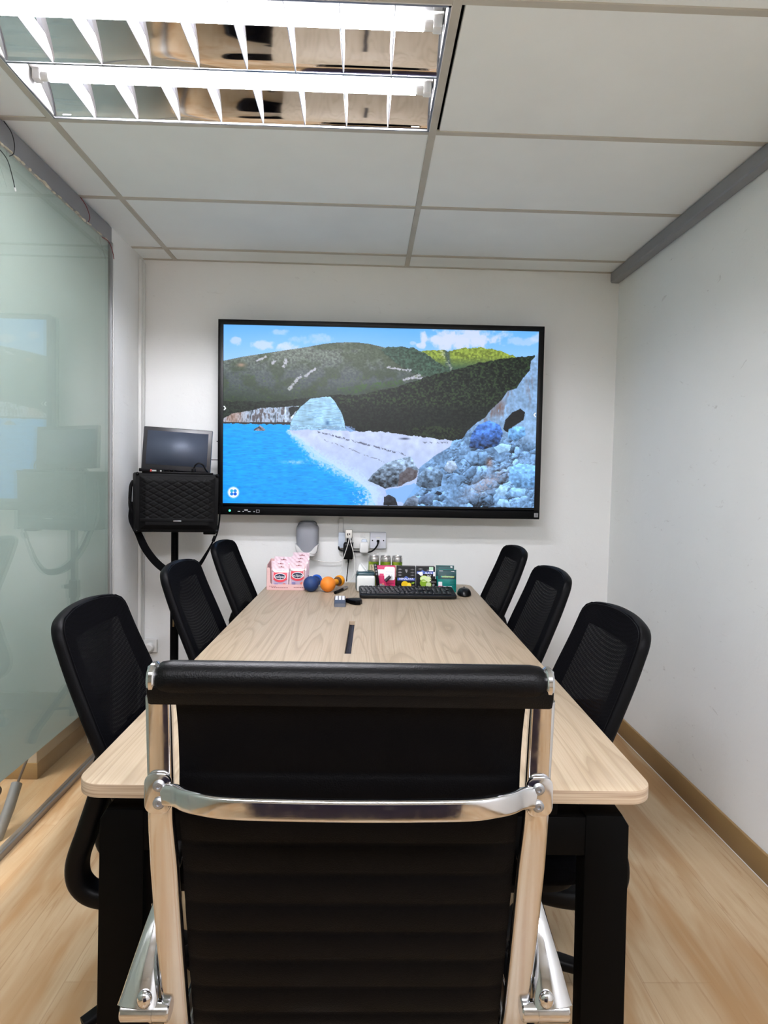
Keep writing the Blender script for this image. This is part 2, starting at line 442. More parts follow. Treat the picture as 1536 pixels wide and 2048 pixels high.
# ------------------------------------------------------------------ light fittings
MIRROR = (lambda t: t.done(t.bsdf(lin((206, 206, 208)), 0.05, 1.0, t.bump(t.noise(t.coords((1.2, 5, 1)), 4, 2), 0.03, 0.01))))(NT('mirror_reflector'))
LOUV = M('satin_louver', (232, 231, 233), 0.3, 0.35)
def troffer(name, label, cx, cy, lamp):
    W2, D2 = 0.5975, 0.2925
    t = thing(name, label, 'ceiling light', (cx, cy, CZ), group=None)
    h = B()
    h.box((0, 0, 0.092), (2 * W2, 2 * D2, 0.006))
    for s in (-1, 1): 
        h.box((s * W2, 0, 0.046), (0.004, 2 * D2, 0.094)); h.box((0, s * D2, 0.046), (2 * W2, 0.004, 0.094))
    h.build('housing', WHITE, t)
    prof = []
    for c0 in (-D2 / 2, D2 / 2):
        hw = D2 / 2 - 0.003
        half = [(hw * (1 - 0.8 * (k / 8) ** 1.4), 0.064 * (k / 8) ** 0.85) for k in range(9)]
        for side in (-1, 1):
            rf = B()
            rf.grid(lambda u, v, side=side, c0=c0, half=half: (-W2 + 0.004 + u * (2 * W2 - 0.008), c0 + side * half[int(round(v * 8))][0], half[int(round(v * 8))][1] - 0.0), 1, 8)
            rf.build('reflector', MIRROR, t, sharp=None)
        tp = B(); tp.box((0, c0, 0.067), (2 * W2 - 0.01, 0.062, 0.004)); tp.build('tube_tray', WHITE, t)
        tb = B(); tb.cyl((-W2 + 0.055, c0, 0.046), (W2 - 0.055, c0, 0.046), 0.0132, n=20); tube = tb.build('tube', lamp, t)
        for s in (-1, 1):
            e = B(); e.cyl((s * (W2 - 0.055), c0, 0.046), (s * (W2 - 0.03), c0, 0.046), 0.0128, n=20); e.box((s * (W2 - 0.02), c0, 0.05), (0.024, 0.03, 0.034), bev=0.004)
            e.build('lamp_holder', WHITE, tube)
        for k in range(1, 9):
            x = -W2 + 2 * W2 * k / 9
            bl = B(); hb = [(q[0] - 0.001, q[1]) for q in half if q[1] < 0.047]
            pts = [(-y, z) for y, z in hb] + [(y, z) for y, z in reversed(hb)]
            # V section: thin lower edge, broad upper edge
            v0 = [bl.bm.verts.new((x - 0.0012 - 0.11 * z, c0 + y, z)) for y, z in pts]
            v1 = [bl.bm.verts.new((x + 0.0012 + 0.11 * z, c0 + y, z)) for y, z in pts]
            n = len(pts)
            bl.bm.faces.new(v0); bl.bm.faces.new(v1[::-1])
            for i in range(n): bl.bm.faces.new((v0[i], v0[(i + 1) % n], v1[(i + 1) % n], v1[i]))
            bl.build('louver_blade', LOUV, t)
    fr = B()
    for s in (-1, 1): fr.box((s * (W2 - 0.003), 0, 0.001), (0.006, 2 * D2, 0.005)); fr.box((0, s * (D2 - 0.003), 0.001), (2 * W2, 0.006, 0.005))
    fr.box((0, 0, 0.002), (2 * W2, 0.008, 0.005)); fr.build('frame', ALU, t)
    for s in (-1, 1):
        lb = B(); lb.box((s * (W2 - 0.045), D2 - 0.008, 0.012), (0.026, 0.001, 0.012), rot=(R(-20), 0, 0)); lb.build('sticker', WHITE, t)
    return t
troffer('ceiling_light', 'recessed twin tube ceiling light with mirror louvers, left of the long grid bar', GX - 0.61, GY - 0.61 * 1.5, TUBE)
FILLGLOW = EM('fill_panel_glow', (247, 247, 255), 31.0)  # unseen panels added behind the viewer as fill for the dim walls
for px, lb in ((GX - 0.61, 'added flat fill light panel behind the viewer on the glass side'), (GX + 0.575, 'added flat fill light panel behind the viewer on the right wall side')):
    t = thing('fill_panel', lb, 'ceiling light', (px, GY - 0.61 * 5.5, CZ), group='added fill panels behind the viewer')
    b = B()
    for s in (-1, 1): b.box((s * 0.55, 0, 0.012), (0.02, 0.58, 0.024)); b.box((0, s * 0.285, 0.012), (1.1, 0.02, 0.024))
    b.box((0, 0, 0.022), (1.12, 0.585, 0.004)); b.build('frame', WHITE, t)
    b = B(); b.box((0, 0, 0.012), (1.08, 0.55, 0.006)); b.build('diffuser', FILLGLOW, t)
CORR = EM('corridor_fill_glow', (246, 246, 255), 57.0)  # unseen corridor lamp added to shine through the frosted film
t = thing('corridor_fill', 'added flat light panel above the corridor, backlighting the frosted glass', 'ceiling light', (-2.2, 1.8, CZ - 0.02))
b = B(); b.box((0, 0, 0), (0.62, 1.2, 0.02)); b.build('frame', WHITE, t)
b = B(); b.box((0, 0, -0.011), (0.58, 1.16, 0.004)); b.build('diffuser', CORR, t)

# ------------------------------------------------------------------ things in the corridor, seen through the clear strip
BROWN = M('dark_brown_steel', (58, 46, 40), 0.5)
t = thing('steel_stand', 'dark steel stand with a round ended bar, beyond the clear strip of glass', 'stand', (-1.5, 2.42, 0))
b = B(); b.box((0, 0, 0.35), (0.06, 0.05, 0.7), bev=0.006, rot=(R(-8), 0, 0)); b.build('post', BROWN, t)
b = B(); b.cyl((-0.05, 0.02, 0.125), (0.19, 0.02, 0.125), 0.019, bev=0.006); b.build('bar', BROWN, t)
b = B(); b.box((0.0, -0.03, 0.02), (0.32, 0.09, 0.04), bev=0.006); b.box((0.02, -0.03, 0.055), (0.26, 0.07, 0.03), bev=0.005); b.build('base', BROWN, t)
t = thing('foam_gripped_pole', 'thin dark pole ending in a thick grey sleeve, just behind the glass', 'pole', (-1.265, 2.36, 0))
b = B(); b.tube([(0, -0.03, 0.0), (0, 0.055, 0.075), (-0.005, 0.12, 0.135)], 0.019, 14); b.build('sleeve', M('grey_foam', (98, 104, 108), 0.6), t)
b = B(); b.tube([(-0.005, 0.12, 0.13), (-0.01, 0.3, 0.27), (-0.012, 0.34, 0.33)], 0.005, 8); b.build('rod', BROWN, t)
b = B(); b.box((-1.83, 3.17, 0.46), (0.95, 0.72, 0.92), bev=0.006)
c = tag(b.build('low_cabinet', M('cream_cabinet', (206, 196, 180), 0.5)), 'pale low cabinet standing in the corridor behind the glass', 'cabinet')
b = B(); b.box((-1.83, 3.17, 0.035), (0.956, 0.726, 0.07), bev=0.003); b.build('plinth', OAKB, c)
# dark block added for the person's dark clothes mirrored in the chrome brace
t = thing('reflection_block', 'added dark block behind the viewer, standing in for dark clothing mirrored in chrome', 'reflection_block', (0.02, -0.46, 0))
b = B(); b.box((0, 0, 0.42), (0.95, 0.42, 0.80), bev=0.006); b.build('body', M('dark_violet_stand_in', (38, 32, 58), 0.4), t)
for s in (-1, 0, 1):
    b = B(); b.box((s * 0.31, 0.215, 0.43), (0.3, 0.018, 0.7), bev=0.003); d = b.build('front_panel', M('dark_violet_stand_in', (38, 32, 58)), t)
    b = B(); b.cyl((s * 0.31 + 0.11, 0.235, 0.42), (s * 0.31 + 0.11, 0.235, 0.56), 0.006); b.build('handle', ALU, d)
# ------------------------------------------------------------------ conference table
def table():
    t = thing('conference_table', 'long ash woodgrain meeting table on black trestle legs in the middle of the room', 'table', (0.022, 2.315, 0), R(-0.55))
    L, W = 2.31, 1.026
    # top with the cable slot cut through it
    hx0, hx1, hy0, hy1 = -0.079, 0.079, -0.257, 0.219
    cu = bpy.data.curves.new('top', 'CURVE'); cu.dimensions = '2D'; cu.fill_mode = 'BOTH'
    def spl(pts):
        s = cu.splines.new('POLY'); s.points.add(len(pts) - 1)
        for i, p in enumerate(pts): s.points[i].co = (p[0], p[1], 0, 1)
        s.use_cyclic_u = True
    spl(rrect(W - 0.004, L - 0.004, 0.045, 8)); spl([(hx0, hy0), (hx0, hy1), (hx1, hy1), (hx1, hy0)])
    cu.extrude = 0.0105; cu.bevel_depth = 0.002; cu.bevel_resolution = 1
    ob = bpy.data.objects.new('top', cu); me = ob.to_mesh()
    b = B(); tb = bmesh.new(); tb.from_mesh(me); ob.to_mesh_clear(); bpy.data.objects.remove(ob); bpy.data.curves.remove(cu)
    bmesh.ops.remove_doubles(tb, verts=list(tb.verts), dist=1e-5)
    bmesh.ops.recalc_face_normals(tb, faces=list(tb.faces)); tb.normal_update()
    for f in tb.faces: f.material_index = 0 if abs(f.normal.z) > 0.6 else 1
    b.merge(tb, Matrix.Translation((0, 0, TZ - 0.0125)), None)
    b.build('tabletop', [ASH, ASHEDGE], t)
    b = B(); b.box(((hx0 + 0.021 + hx1) / 2 - 0.0005, (hy0 + hy1) / 2, TZ - 0.0095), (hx1 - hx0 - 0.0235, hy1 - hy0 - 0.003, 0.018), bev=0.0012, seg=1); b.build('cable_lid', ASH, t)
    b = B(); b.box((hx0 + 0.006, (hy0 + hy1) / 2, TZ - 0.02), (0.012, hy1 - hy0, 0.01))
    for k in range(80):
        b.box((hx0 + 0.011, hy0 + (k + .5) * (hy1 - hy0) / 80, TZ - 0.016), (0.02, 0.003, 0.002), rot=(0, 0, random.uniform(-.2, .2)))
    b.build('brush_strip', M('brush_fibre', (44, 46, 56), 0.8), t)
    b = B(); b.box((0, -0.02, TZ - 0.085), (0.20, 0.6, 0.003)); 
    for s in (-1, 1): b.box((s * 0.10, -0.02, TZ - 0.056), (0.003, 0.6, 0.06))
    for s in (-1, 1): b.box((0, -0.02 + s * 0.3, TZ - 0.056), (0.2, 0.003, 0.06))
    b.build('cable_tray', BLKMET, t)
    for sy in (-1, 1):
        y = sy * (L / 2 - 0.045)
        for sx in (-1, 1):
            b = B(); pts = [(0.395, 0.695), (0.395, 0.6), (0.402, 0.0), (0.484, 0.0), (0.474, 0.676), (0.462, 0.695)]
            if sx < 0: pts = [(-x, z) for x, z in pts][::-1]
            b.prism(pts, 0.05, Matrix.Translation((0, y + 0.025, 0)) @ Euler((R(90), 0, 0)).to_matrix().to_4x4(), bev=0.003)
            b.build('leg', BLKMET, t)
        b = B(); b.box((0, y, 0.655), (0.80, 0.046, 0.072), bev=0.003); b.build('crossbeam', BLKMET, t)
    for sx in (-1, 1):
        b = B(); b.box((sx * 0.3, 0, 0.664), (0.05, L - 0.14, 0.05), bev=0.003); b.build('side_rail', BLKMET, t)
    for sx in (-1, 1):
        for sy in (-1, 1):
            b = B(); b.box((sx * 0.3, sy * (L / 2 - 0.06), 0.708), (0.09, 0.07, 0.036), bev=0.003); b.build('mounting_bracket', BLKMET, t)
    return t
table()

# ------------------------------------------------------------------ black mesh task chair (faces local +y, origin on the floor under the column)
def mesh_mat(name, alpha):
    t = NT(name); v = t.coords()
    ch = t.n('ShaderNodeTexChecker'); t.l(t.coords((1, 1, 1)), ch.inputs['Vector']); ch.inputs['Scale'].default_value = 300
    vo = t.n('ShaderNodeTexVoronoi'); t.l(v, vo.inputs['Vector']); vo.inputs['Scale'].default_value = 260; vo.inputs['Randomness'].default_value = 0.15
    col = t.ramp(vo.outputs['Distance'], [(0.2, lin((8, 8, 12))), (0.6, lin((2, 2, 3)))])
    n = t.bump(vo.outputs['Distance'], 0.5, 0.001)
    a = 1.0
    if alpha < 1:
        a = t.ramp(vo.outputs['Distance'], [(0.42, (1,) * 3), (0.55, (alpha,) * 3)])
    p = t.bsdf(col, 0.8, 0, n, 0.03)
    if alpha < 1: t.l(a, p.inputs['Alpha'])
    return t.done(p)
MESHF = mesh_mat('black_mesh_fabric', 1.0); SHEER = mesh_mat('black_sheer_mesh', 0.965)
BACKPROF = smooth_path([(0, -0.125, 0.44), (0, -0.135, 0.54), (0, -0.168, 0.65), (0, -0.212, 0.76), (0, -0.256, 0.87), (0, -0.292, 0.975)], 8)
def back_pt(w, s, off=0.0):
    """w lateral metres, s 0..1 bottom to top"""
    f = max(0, min(1, s)) * (len(BACKPROF) - 1); i = min(int(f), len(BACKPROF) - 2); a, bb = BACKPROF[i], BACKPROF[i + 1]
    p = a.lerp(bb, f - i); tdir = (bb - a).normalized(); nrm = Vector((0, -tdir.z, tdir.y))
    if s > 1: p = p + tdir * (s - 1) * 0.53
    return Vector((w, p.y + 0.5 * w * w, p.z)) - nrm * off * -1
SL = 0.53   # length of the back along the profile
def make_task_chair(label):
    t = thing('task_chair', label, 'chair', group='black mesh task chairs along the table')
    hw = lambda s: 0.185 + 0.02 * math.sin(PI * min(1, s * 1.1))
    top = lambda w: 1.0 - 0.06 * (abs(w) / 0.2) ** 2
    # outline ring
    ring = []
    out = rrect(0.40, 1.0, 0.0)
    N = 14
    def side(sgn): return [(sgn * hw(0.1 + 0.78 * k / N), 0.1 + 0.78 * k / N) for k in range(N + 1)]
    right = side(1)
    def corner(sg):
        # straight side, small fillet, gently arched top edge
        a, c, e = (hw(0.88), 0.88), (hw(0.95) + 0.001, top(0.2) + 0.004), (0.145, top(0.145))
        o = []
        for k in range(1, 11):
            q = k / 10; o.append((sg * ((1 - q) ** 2 * a[0] + 2 * q * (1 - q) * c[0] + q * q * e[0]), (1 - q) ** 2 * a[1] + 2 * q * (1 - q) * c[1] + q * q * e[1]))
        return o
    arc = corner(1) + [(0.145 * (1 - k / 8), top(0.145 * (1 - k / 8))) for k in range(1, 9)]
    arc = arc + [(-w_, s_) for w_, s_ in arc[::-1][1:]]
    _unused = []
    for k in range(1, 25):
        a = PI * k / 25; c = math.cos(a); ww = math.copysign(abs(c) ** 0.3, c) * hw(0.9)
        _unused.append(ww)
    bot = []
    for k in range(1, 17):
        a = PI + PI * k / 17; c = math.cos(a); ww = math.copysign(abs(c) ** 0.6, c) * hw(0.1)
        bot.append((ww, 0.1 - 0.1 * abs(math.sin(a)) ** 0.6))
    loop = right + arc + list(reversed(side(-1))) + bot
    b = B()
    pts = [back_pt(w, s, 0.008) for w, s in loop]
    sec = [(math.cos(2 * PI * k / 12) * 0.0095, math.sin(2 * PI * k / 12) * 0.015) for k in range(12)]
    # frame: section kept perpendicular to the loop, long axis along the back's normal
    P = pts; n = len(P); rings = []
    for i, p in enumerate(P):
        tt = (P[(i + 1) % n] - P[i - 1]).normalized(); nn = Vector((0, -1, -0.32)).normalized(); sd = tt.cross(nn).normalized(); nn = sd.cross(tt)
        rings.append([b.bm.verts.new(p + sd * q[0] + nn * q[1]) for q in sec])
    for i in range(n):
        r0, r1 = rings[i], rings[(i + 1) % n]
        for j in range(12): b.bm.faces.new((r0[j], r0[(j + 1) % 12], r1[(j + 1) % 12], r1[j])).smooth = True
    b.build('back_frame', DARK, t)
    # fabric: rows across the outline
    lp = loop; 
    def half_at(s):
        if s < 0.1: return hw(0.1) * max(0.02, 1 - ((0.1 - s) / 0.1) ** (1 / 0.6)) ** 0.6
        if s <= 0.88: return hw(s)
        half = [(hw(0.88), 0.88)] + arc[:18]
        for (w0, s0), (w1, s1) in zip(half, half[1:]):
            if s0 <= s <= s1: return max(0.004, w0 + (w1 - w0) * (s - s0) / max(1e-9, s1 - s0))
        return 0.004
    for nm, off, in (('mesh_back', 0.0),):
        b = B(); NU, NV = 24, 40
        fs = b.grid(lambda u, v: back_pt((2 * u - 1) * (half_at(v * 0.985 + 0.005) + 0.004), v * 1.0 + 0.002, -0.0065), NU, NV, 0)
        for idx, f in enumerate(fs):
            i, j = idx % NU, idx // NU
            if 4 <= i < NU - 4 and 6 <= j < NV - 5: f.material_index = 1
        b.build(nm, [MESHF, SHEER], t, sharp=None)
    # plastic support loop bulging behind and running under the seat
    path = smooth_path([(0, -0.19, 0.66), (0, -0.215, 0.56), (0, -0.247, 0.46), (0, -0.272, 0.38), (0, -0.262, 0.325), (0, -0.21, 0.298), (0, -0.1, 0.312), (0, 0.0, 0.36)], 6)
    for sx in (-1, 1):
        b = B(); b.sweep([p + Vector((sx * 0.085, 0, 0)) for i, p in enumerate(path)], rrect(0.06, 0.046, 0.016, 3), up=(0, 0.6, 0.8)); b.build('back_support', BLACK, t)
    b = B(); b.box((0, -0.195, 0.645), (0.3, 0.035, 0.05), bev=0.01, rot=(R(-18), 0, 0)); b.build('support_bridge', BLACK, t)
    # seat cushion and shell
    b = B(); b.prism(rrect(0.46, 0.45, (0.09, 0.12, 0.12, 0.09), 6), 0.062, Matrix.Translation((0, 0.035, 0.405)), bev=0.024, seg=4); b.build('seat', MESHF, t)
    b = B(); b.prism(rrect(0.40, 0.38, 0.08, 5), 0.03, Matrix.Translation((0, 0.035, 0.378)), bev=0.008); b.build('seat_pan', BLACK, t)
    b = B(); b.box((0, 0.0, 0.352), (0.15, 0.24, 0.055), bev=0.012); b.tube([(0.06, 0.04, 0.35), (0.16, 0.05, 0.345), (0.2, 0.055, 0.338)], 0.006, 8); b.build('tilt_mechanism', BLACK, t)
    b = B(); b.cyl((0, 0, 0.1), (0, 0, 0.24), 0.026, bev=0.003); b.cyl((0, 0, 0.24), (0, 0, 0.34), 0.015); b.build('gas_lift', BLACK, t)
    b = B(); b.cyl((0, 0, 0.07), (0, 0, 0.135), 0.042, 0.034, bev=0.006); b.build('hub', BLACK, t)
    for k in range(5):
        a = 2 * PI * k / 5 + R(24); d = Vector((math.cos(a), math.sin(a), 0))
        b = B(); b.sweep([d * 0.03 + Vector((0, 0, 0.108)), d * 0.16 + Vector((0, 0, 0.098)), d * 0.29 + Vector((0, 0, 0.074))], rrect(0.05, 0.034, 0.012, 3), scales=[1, 0.85, 0.62]); b.build('base_leg', BLACK, t)
        c = d * 0.285; pz = Vector((-d.y, d.x, 0))
        b = B()
        for s in (-1, 1): b.cyl(c + pz * s * 0.007 + Vector((0, 0, 0.025)), c + pz * s * 0.025 + Vector((0, 0, 0.025)), 0.025, n=20, bev=0.004)
        b.sphere(c + Vector((0, 0, 0.036)), (0.016, 0.016, 0.02), u=12, v=8); b.cyl(c + Vector((0, 0, 0.04)), c + Vector((0, 0, 0.075)), 0.007, n=10)
        b.build('caster', BLACK, t)
    return t
ch = make_task_chair('black mesh task chair nearest the viewer on the glass side of the table')
ch.location = (-0.387, 1.645, 0); ch.rotation_euler = (0, 0, R(-90))
G = 'black mesh task chairs along the table'
dup(ch, (-0.378, 2.40, 0), R(-92), 'middle black mesh task chair on the glass side, overlapping the speaker stand pole')
dup(ch, (-0.39, 3.18, 0), R(-92), 'farthest black mesh task chair on the glass side, beside the pink display tray')
dup(ch, (0.347, 1.645, 0), R(91), 'black mesh task chair nearest the viewer on the right wall side of the table')
dup(ch, (0.398, 2.40, 0), R(92), 'middle black mesh task chair on the right wall side of the table')
dup(ch, (0.435, 3.18, 0), R(92), 'farthest black mesh task chair on the right wall side, beside the computer mouse')

for o_ in [o for o in COL.objects if o.get('category') == 'chair' and (o.location.x > 0.2 or o.location.y > 3)]:      # some bases are swivelled a little
    for c_ in o_.children:
        if c_.name.split('.')[0] in ('base_leg', 'caster'): c_.rotation_euler = (0, 0, R(19 if o_.location.x > 0 else -19))
# ------------------------------------------------------------------ ribbed leather conference chair in front (faces +y)
def make_leather_chair():
    t = thing('leather_chair', 'ribbed black leather chair with polished chrome frame at the near end of the table', 'chair', (-0.0145, 1.28, 0))
    fr = smooth_path([(0, -0.336, 0.982), (0, -0.332, 0.93), (0, -0.326, 0.86), (0, -0.322, 0.80), (0, -0.308, 0.735), (0, -0.283, 0.62), (0, -0.252, 0.49), (0, -0.236, 0.425), (0, -0.218, 0.385), (0, -0.18, 0.362), (0, -0.12, 0.355), (0, 0.0, 0.366), (0, 0.08, 0.376), (0, 0.105, 0.374), (0, 0.12, 0.36)], 6)
    for sx in (-1, 1):
        b = B(); n = len(fr)
        # the flat bar widens below the bend
        sc = [(1.0 + 0.12 * max(0, min(1, (0.80 - p.z) / 0.08)), 1) for p in fr]
        b.sweep([p + Vector((sx * 0.2705, 0, 0)) for p in fr], rrect(0.036, 0.02, 0.006, 3), up=(0, 1, 0.35), scales=sc); b.build('side_frame', CHROME, t)
    # ribbed sling, one piece for the back and one for the seat
    path = smooth_path([(0, -0.345, 0.99), (0, -0.327, 0.93), (0, -0.318, 0.86), (0, -0.314, 0.80), (0, -0.300, 0.735), (0, -0.275, 0.62), (0, -0.244, 0.49), (0, -0.226, 0.42), (0, -0.212, 0.395)], 24)
    spath = smooth_path([(0, -0.208, 0.391), (0, -0.175, 0.374), (0, -0.12, 0.367), (0, 0.0, 0.378), (0, 0.08, 0.388), (0, 0.112, 0.384), (0, 0.126, 0.362)], 24)
    def sling(pth, name, pitch, lead):
        acc = [0]
        for a, c in zip(pth, pth[1:]): acc.append(acc[-1] + (c - a).length)
        L = acc[-1]; NV = 150
        def at(s):
            for i in range(len(acc) - 1):
                if acc[i + 1] >= s: break
            f = (s - acc[i]) / max(1e-9, acc[i + 1] - acc[i]); p = pth[i].lerp(pth[i + 1], f); d = (pth[i + 1] - pth[i]).normalized()
            return p, Vector((0, d.z, -d.y))
        def rib(s):
            if s < lead: return 0.0
            return 0.0055 * abs(math.sin(PI * (s - lead) / pitch)) ** 0.55
        def fn(sgn):
            def g(u, v):
                p, nn = at(v * L); w = (2 * u - 1) * 0.246; edge = 1 - abs(2 * u - 1) ** 14
                return Vector((w, 0, 0)) + p + nn * sgn * (0.006 + rib(v * L)) * (0.35 + 0.65 * edge)
            return g
        b = B(); b.grid(fn(1), 24, NV); b.grid(fn(-1), 24, NV)
        bmesh.ops.recalc_face_normals(b.bm, faces=list(b.bm.faces))
        # close the four edges
        V = list(b.bm.verts); k = (24 + 1) * (NV + 1)
        for j in range(NV):
            for i in (0, 24):
                a0, a1 = j * 25 + i, (j + 1) * 25 + i
                b._fin([b.bm.faces.new((V[a0], V[a1], V[k + a1], V[k + a0]))], 0)
        for i in range(24):
            for j in (0, NV):
                a0, a1 = j * 25 + i, j * 25 + i + 1
                b._fin([b.bm.faces.new((V[a0], V[a1], V[k + a1], V[k + a0]))], 0)
        return b.build(name, LEATHER, t, sharp=60)
    sling(path, 'back_panel', 0.0545, 0.128); sling(spath, 'seat_panel', 0.0545, 0.0)
    # padded head roll with its skirt, chrome caps
    b = B()
    b.lathe([(0.018, 0), (0.0225, 0.006), (0.0245, 0.02), (0.0245, 0.520), (0.0225, 0.534), (0.018, 0.54)], Matrix.Translation((-0.27, -0.345, 1.0095)) @ Euler((0, R(90), 0)).to_matrix().to_4x4(), 32)
    sk = [(-0.024, 1.002), (-0.0225, 0.990), (-0.019, 0.981), (-0.017, 0.976), (0.016, 0.974), (0.02, 0.99), (0.022, 1.005)]
    b.prism([(y - 0.341, z) for y, z in sk], 0.562, Matrix(((0, 0, 1, -0.281), (1, 0, 0, 0), (0, 1, 0, 0), (0, 0, 0, 1))), bev=0.005)
    b.build('head_roll', ROLLLEATHER, t)
    for sx in (-1, 1):
        b = B(); b.cyl((sx * 0.268, -0.345, 1.0095), (sx * 0.281, -0.345, 1.0095), 0.0225, bev=0.004); b.box((sx * 0.2815, -0.345, 1.0095), (0.003, 0.01, 0.034), bev=0.001); b.build('end_cap', CHROME, t)
        # clamp plate and two screws
        b = B(); b.prism(rrect(0.038, 0.058, 0.014, 5), 0.008, facing(sx * 0.2705, -0.336, 0.843), bev=0.002); cl = b.build('clamp', CHROME, t)
        for dz in (-0.0125, 0.0125):
            s_ = B(); s_.lathe([(0.0085, 0), (0.0085, 0.002), (0.006, 0.0045), (0.0032, 0.005), (0.0026, 0.0025)], facing(sx * 0.268, -0.344, 0.843 + dz), 18); s_.build('screw', ALU, cl)
    pl = [(-0.262, -0.342), (-0.243, -0.352), (-0.224, -0.372), (-0.2, -0.39), (-0.165, -0.4), (-0.1, -0.404), (0, -0.406)]
    pl = pl + [(-x, y) for x, y in pl[::-1][1:]]
    b = B(); b.sweep(smooth_path([(x, y, 0.853 - 0.011 * max(0, (abs(x) - 0.2) / 0.062)) for x, y in pl], 6), rrect(0.013, 0.031, 0.0055, 4)); b.build('back_brace', CHROME, t)
    # arms
    for sx in (-1, 1):
        ap = smooth_path([(0.324, -0.262, 0.466), (0.319, -0.235, 0.512), (0.311, -0.185, 0.574), (0.309, -0.11, 0.622), (0.312, -0.03, 0.636), (0.312, 0.03, 0.628), (0.311, 0.07, 0.585), (0.308, 0.08, 0.52), (0.3, 0.075, 0.42), (0.285, 0.07, 0.38)], 6)
        n = len(ap); sc = [1.0 - 0.55 * min(1, i / 14) for i in range(n)]
        b = B(); b.sweep([Vector((sx * p.x, p.y, p.z)) for p in ap], [(math.cos(2 * PI * k / 20) * 0.032, math.sin(2 * PI * k / 20) * 0.014) for k in range(20)], up=(0, -1, 0.6), scales=[(q, 0.6 + 0.4 * q) for q in sc]); b.build('arm', CHROME, t)
        b = B(); b.cyl((sx * 0.275, -0.258, 0.457), (sx * 0.350, -0.258, 0.457), 0.0155, bev=0.002); b.cyl((sx * 0.300, -0.258, 0.457), (sx * 0.304, -0.258, 0.457), 0.0165); b.sphere((sx * 0.312, -0.268, 0.483), (0.012, 0.01, 0.014)); b.build('arm_pivot', CHROME, t)
    for y in (-0.14, 0.06):
        b = B(); b.box((0, y, 0.345), (0.56, 0.035, 0.012), bev=0.003); b.build('seat_crossbar', CHROME, t)
    b = B(); b.box((0, 0, 0.315), (0.16, 0.24, 0.05), bev=0.012); b.build('tilt_mechanism', BLACK, t)
    b = B(); b.cyl((0, 0, 0.1), (0, 0, 0.25), 0.026, bev=0.003); b.cyl((0, 0, 0.25), (0, 0, 0.3), 0.015); b.build('gas_lift', CHROME, t)
    for k in range(5):
        a = 2 * PI * k / 5 + R(40); d = Vector((math.cos(a), math.sin(a), 0))
        b = B(); b.sweep([d * 0.0 + Vector((0, 0, 0.11)), d * 0.16 + Vector((0, 0, 0.098)), d * 0.3 + Vector((0, 0, 0.072))], rrect(0.05, 0.032, 0.012, 3), scales=[1, 0.8, 0.55]); b.build('base_leg', CHROME, t)
        c = d * 0.295; pz = Vector((-d.y, d.x, 0)); b = B()
        for s in (-1, 1): b.cyl(c + pz * s * 0.007 + Vector((0, 0, 0.025)), c + pz * s * 0.025 + Vector((0, 0, 0.025)), 0.025, n=20, bev=0.004)
        b.sphere(c + Vector((0, 0, 0.036)), (0.016, 0.016, 0.02), u=12, v=8); b.cyl(c + Vector((0, 0, 0.04)), c + Vector((0, 0, 0.075)), 0.007, n=10); b.build('caster', BLACK, t)
make_leather_chair()
# ------------------------------------------------------------------ the big wall screen
def vnoise(x, y, seed):
    xi = np.floor(x).astype(int); yi = np.floor(y).astype(int); xf = x - xi; yf = y - yi
    h = lambda a, b: ((np.sin(a * 127.1 + b * 311.7 + seed * 74.7) * 43758.5453) % 1.0)
    sx = xf * xf * (3 - 2 * xf); sy = yf * yf * (3 - 2 * yf)
    return (h(xi, yi) * (1 - sx) + h(xi + 1, yi) * sx) * (1 - sy) + (h(xi, yi + 1) * (1 - sx) + h(xi + 1, yi + 1) * sx) * sy
def fbm(x, y, seed, o=4):
    t = 0; a = 0.5
    for k in range(o): t = t + a * vnoise(x * 2 ** k, y * 2 ** k, seed + k); a *= 0.5
    return t
def cell(x, y, seed):
    """F1, F2 and id of a jittered cell noise"""
    xi = np.floor(x); yi = np.floor(y); f1 = np.full(x.shape, 9.0); f2 = f1.copy(); ident = np.zeros(x.shape); vx = ident.copy(); vy = ident.copy()
    for dx in (-1, 0, 1):
        for dy in (-1, 0, 1):
            a, b = xi + dx, yi + dy
            h1 = (np.sin(a * 127.1 + b * 311.7 + seed) * 43758.5453) % 1.0; h2 = (np.sin(a * 269.5 + b * 183.3 + seed) * 43758.5453) % 1.0
            d = np.hypot(a + h1 - x, b + h2 - y)
            nf = d < f1
            f2 = np.where(nf, f1, np.minimum(f2, d)); ident = np.where(nf, h1, ident); vx = np.where(nf, a + h1 - x, vx); vy = np.where(nf, b + h2 - y, vy); f1 = np.where(nf, d, f1)
    return f1, f2, ident, vx, vy
def inpoly(X, Y, pts):
    r = np.zeros(X.shape, bool); n = len(pts)
    for i in range(n):
        x0, y0 = pts[i]; x1, y1 = pts[(i + 1) % n]
        if y0 == y1: continue
        c = ((y0 > Y) != (y1 > Y)) & (X < (x1 - x0) * (Y - y0) / (y1 - y0) + x0)
        r ^= c
    return r
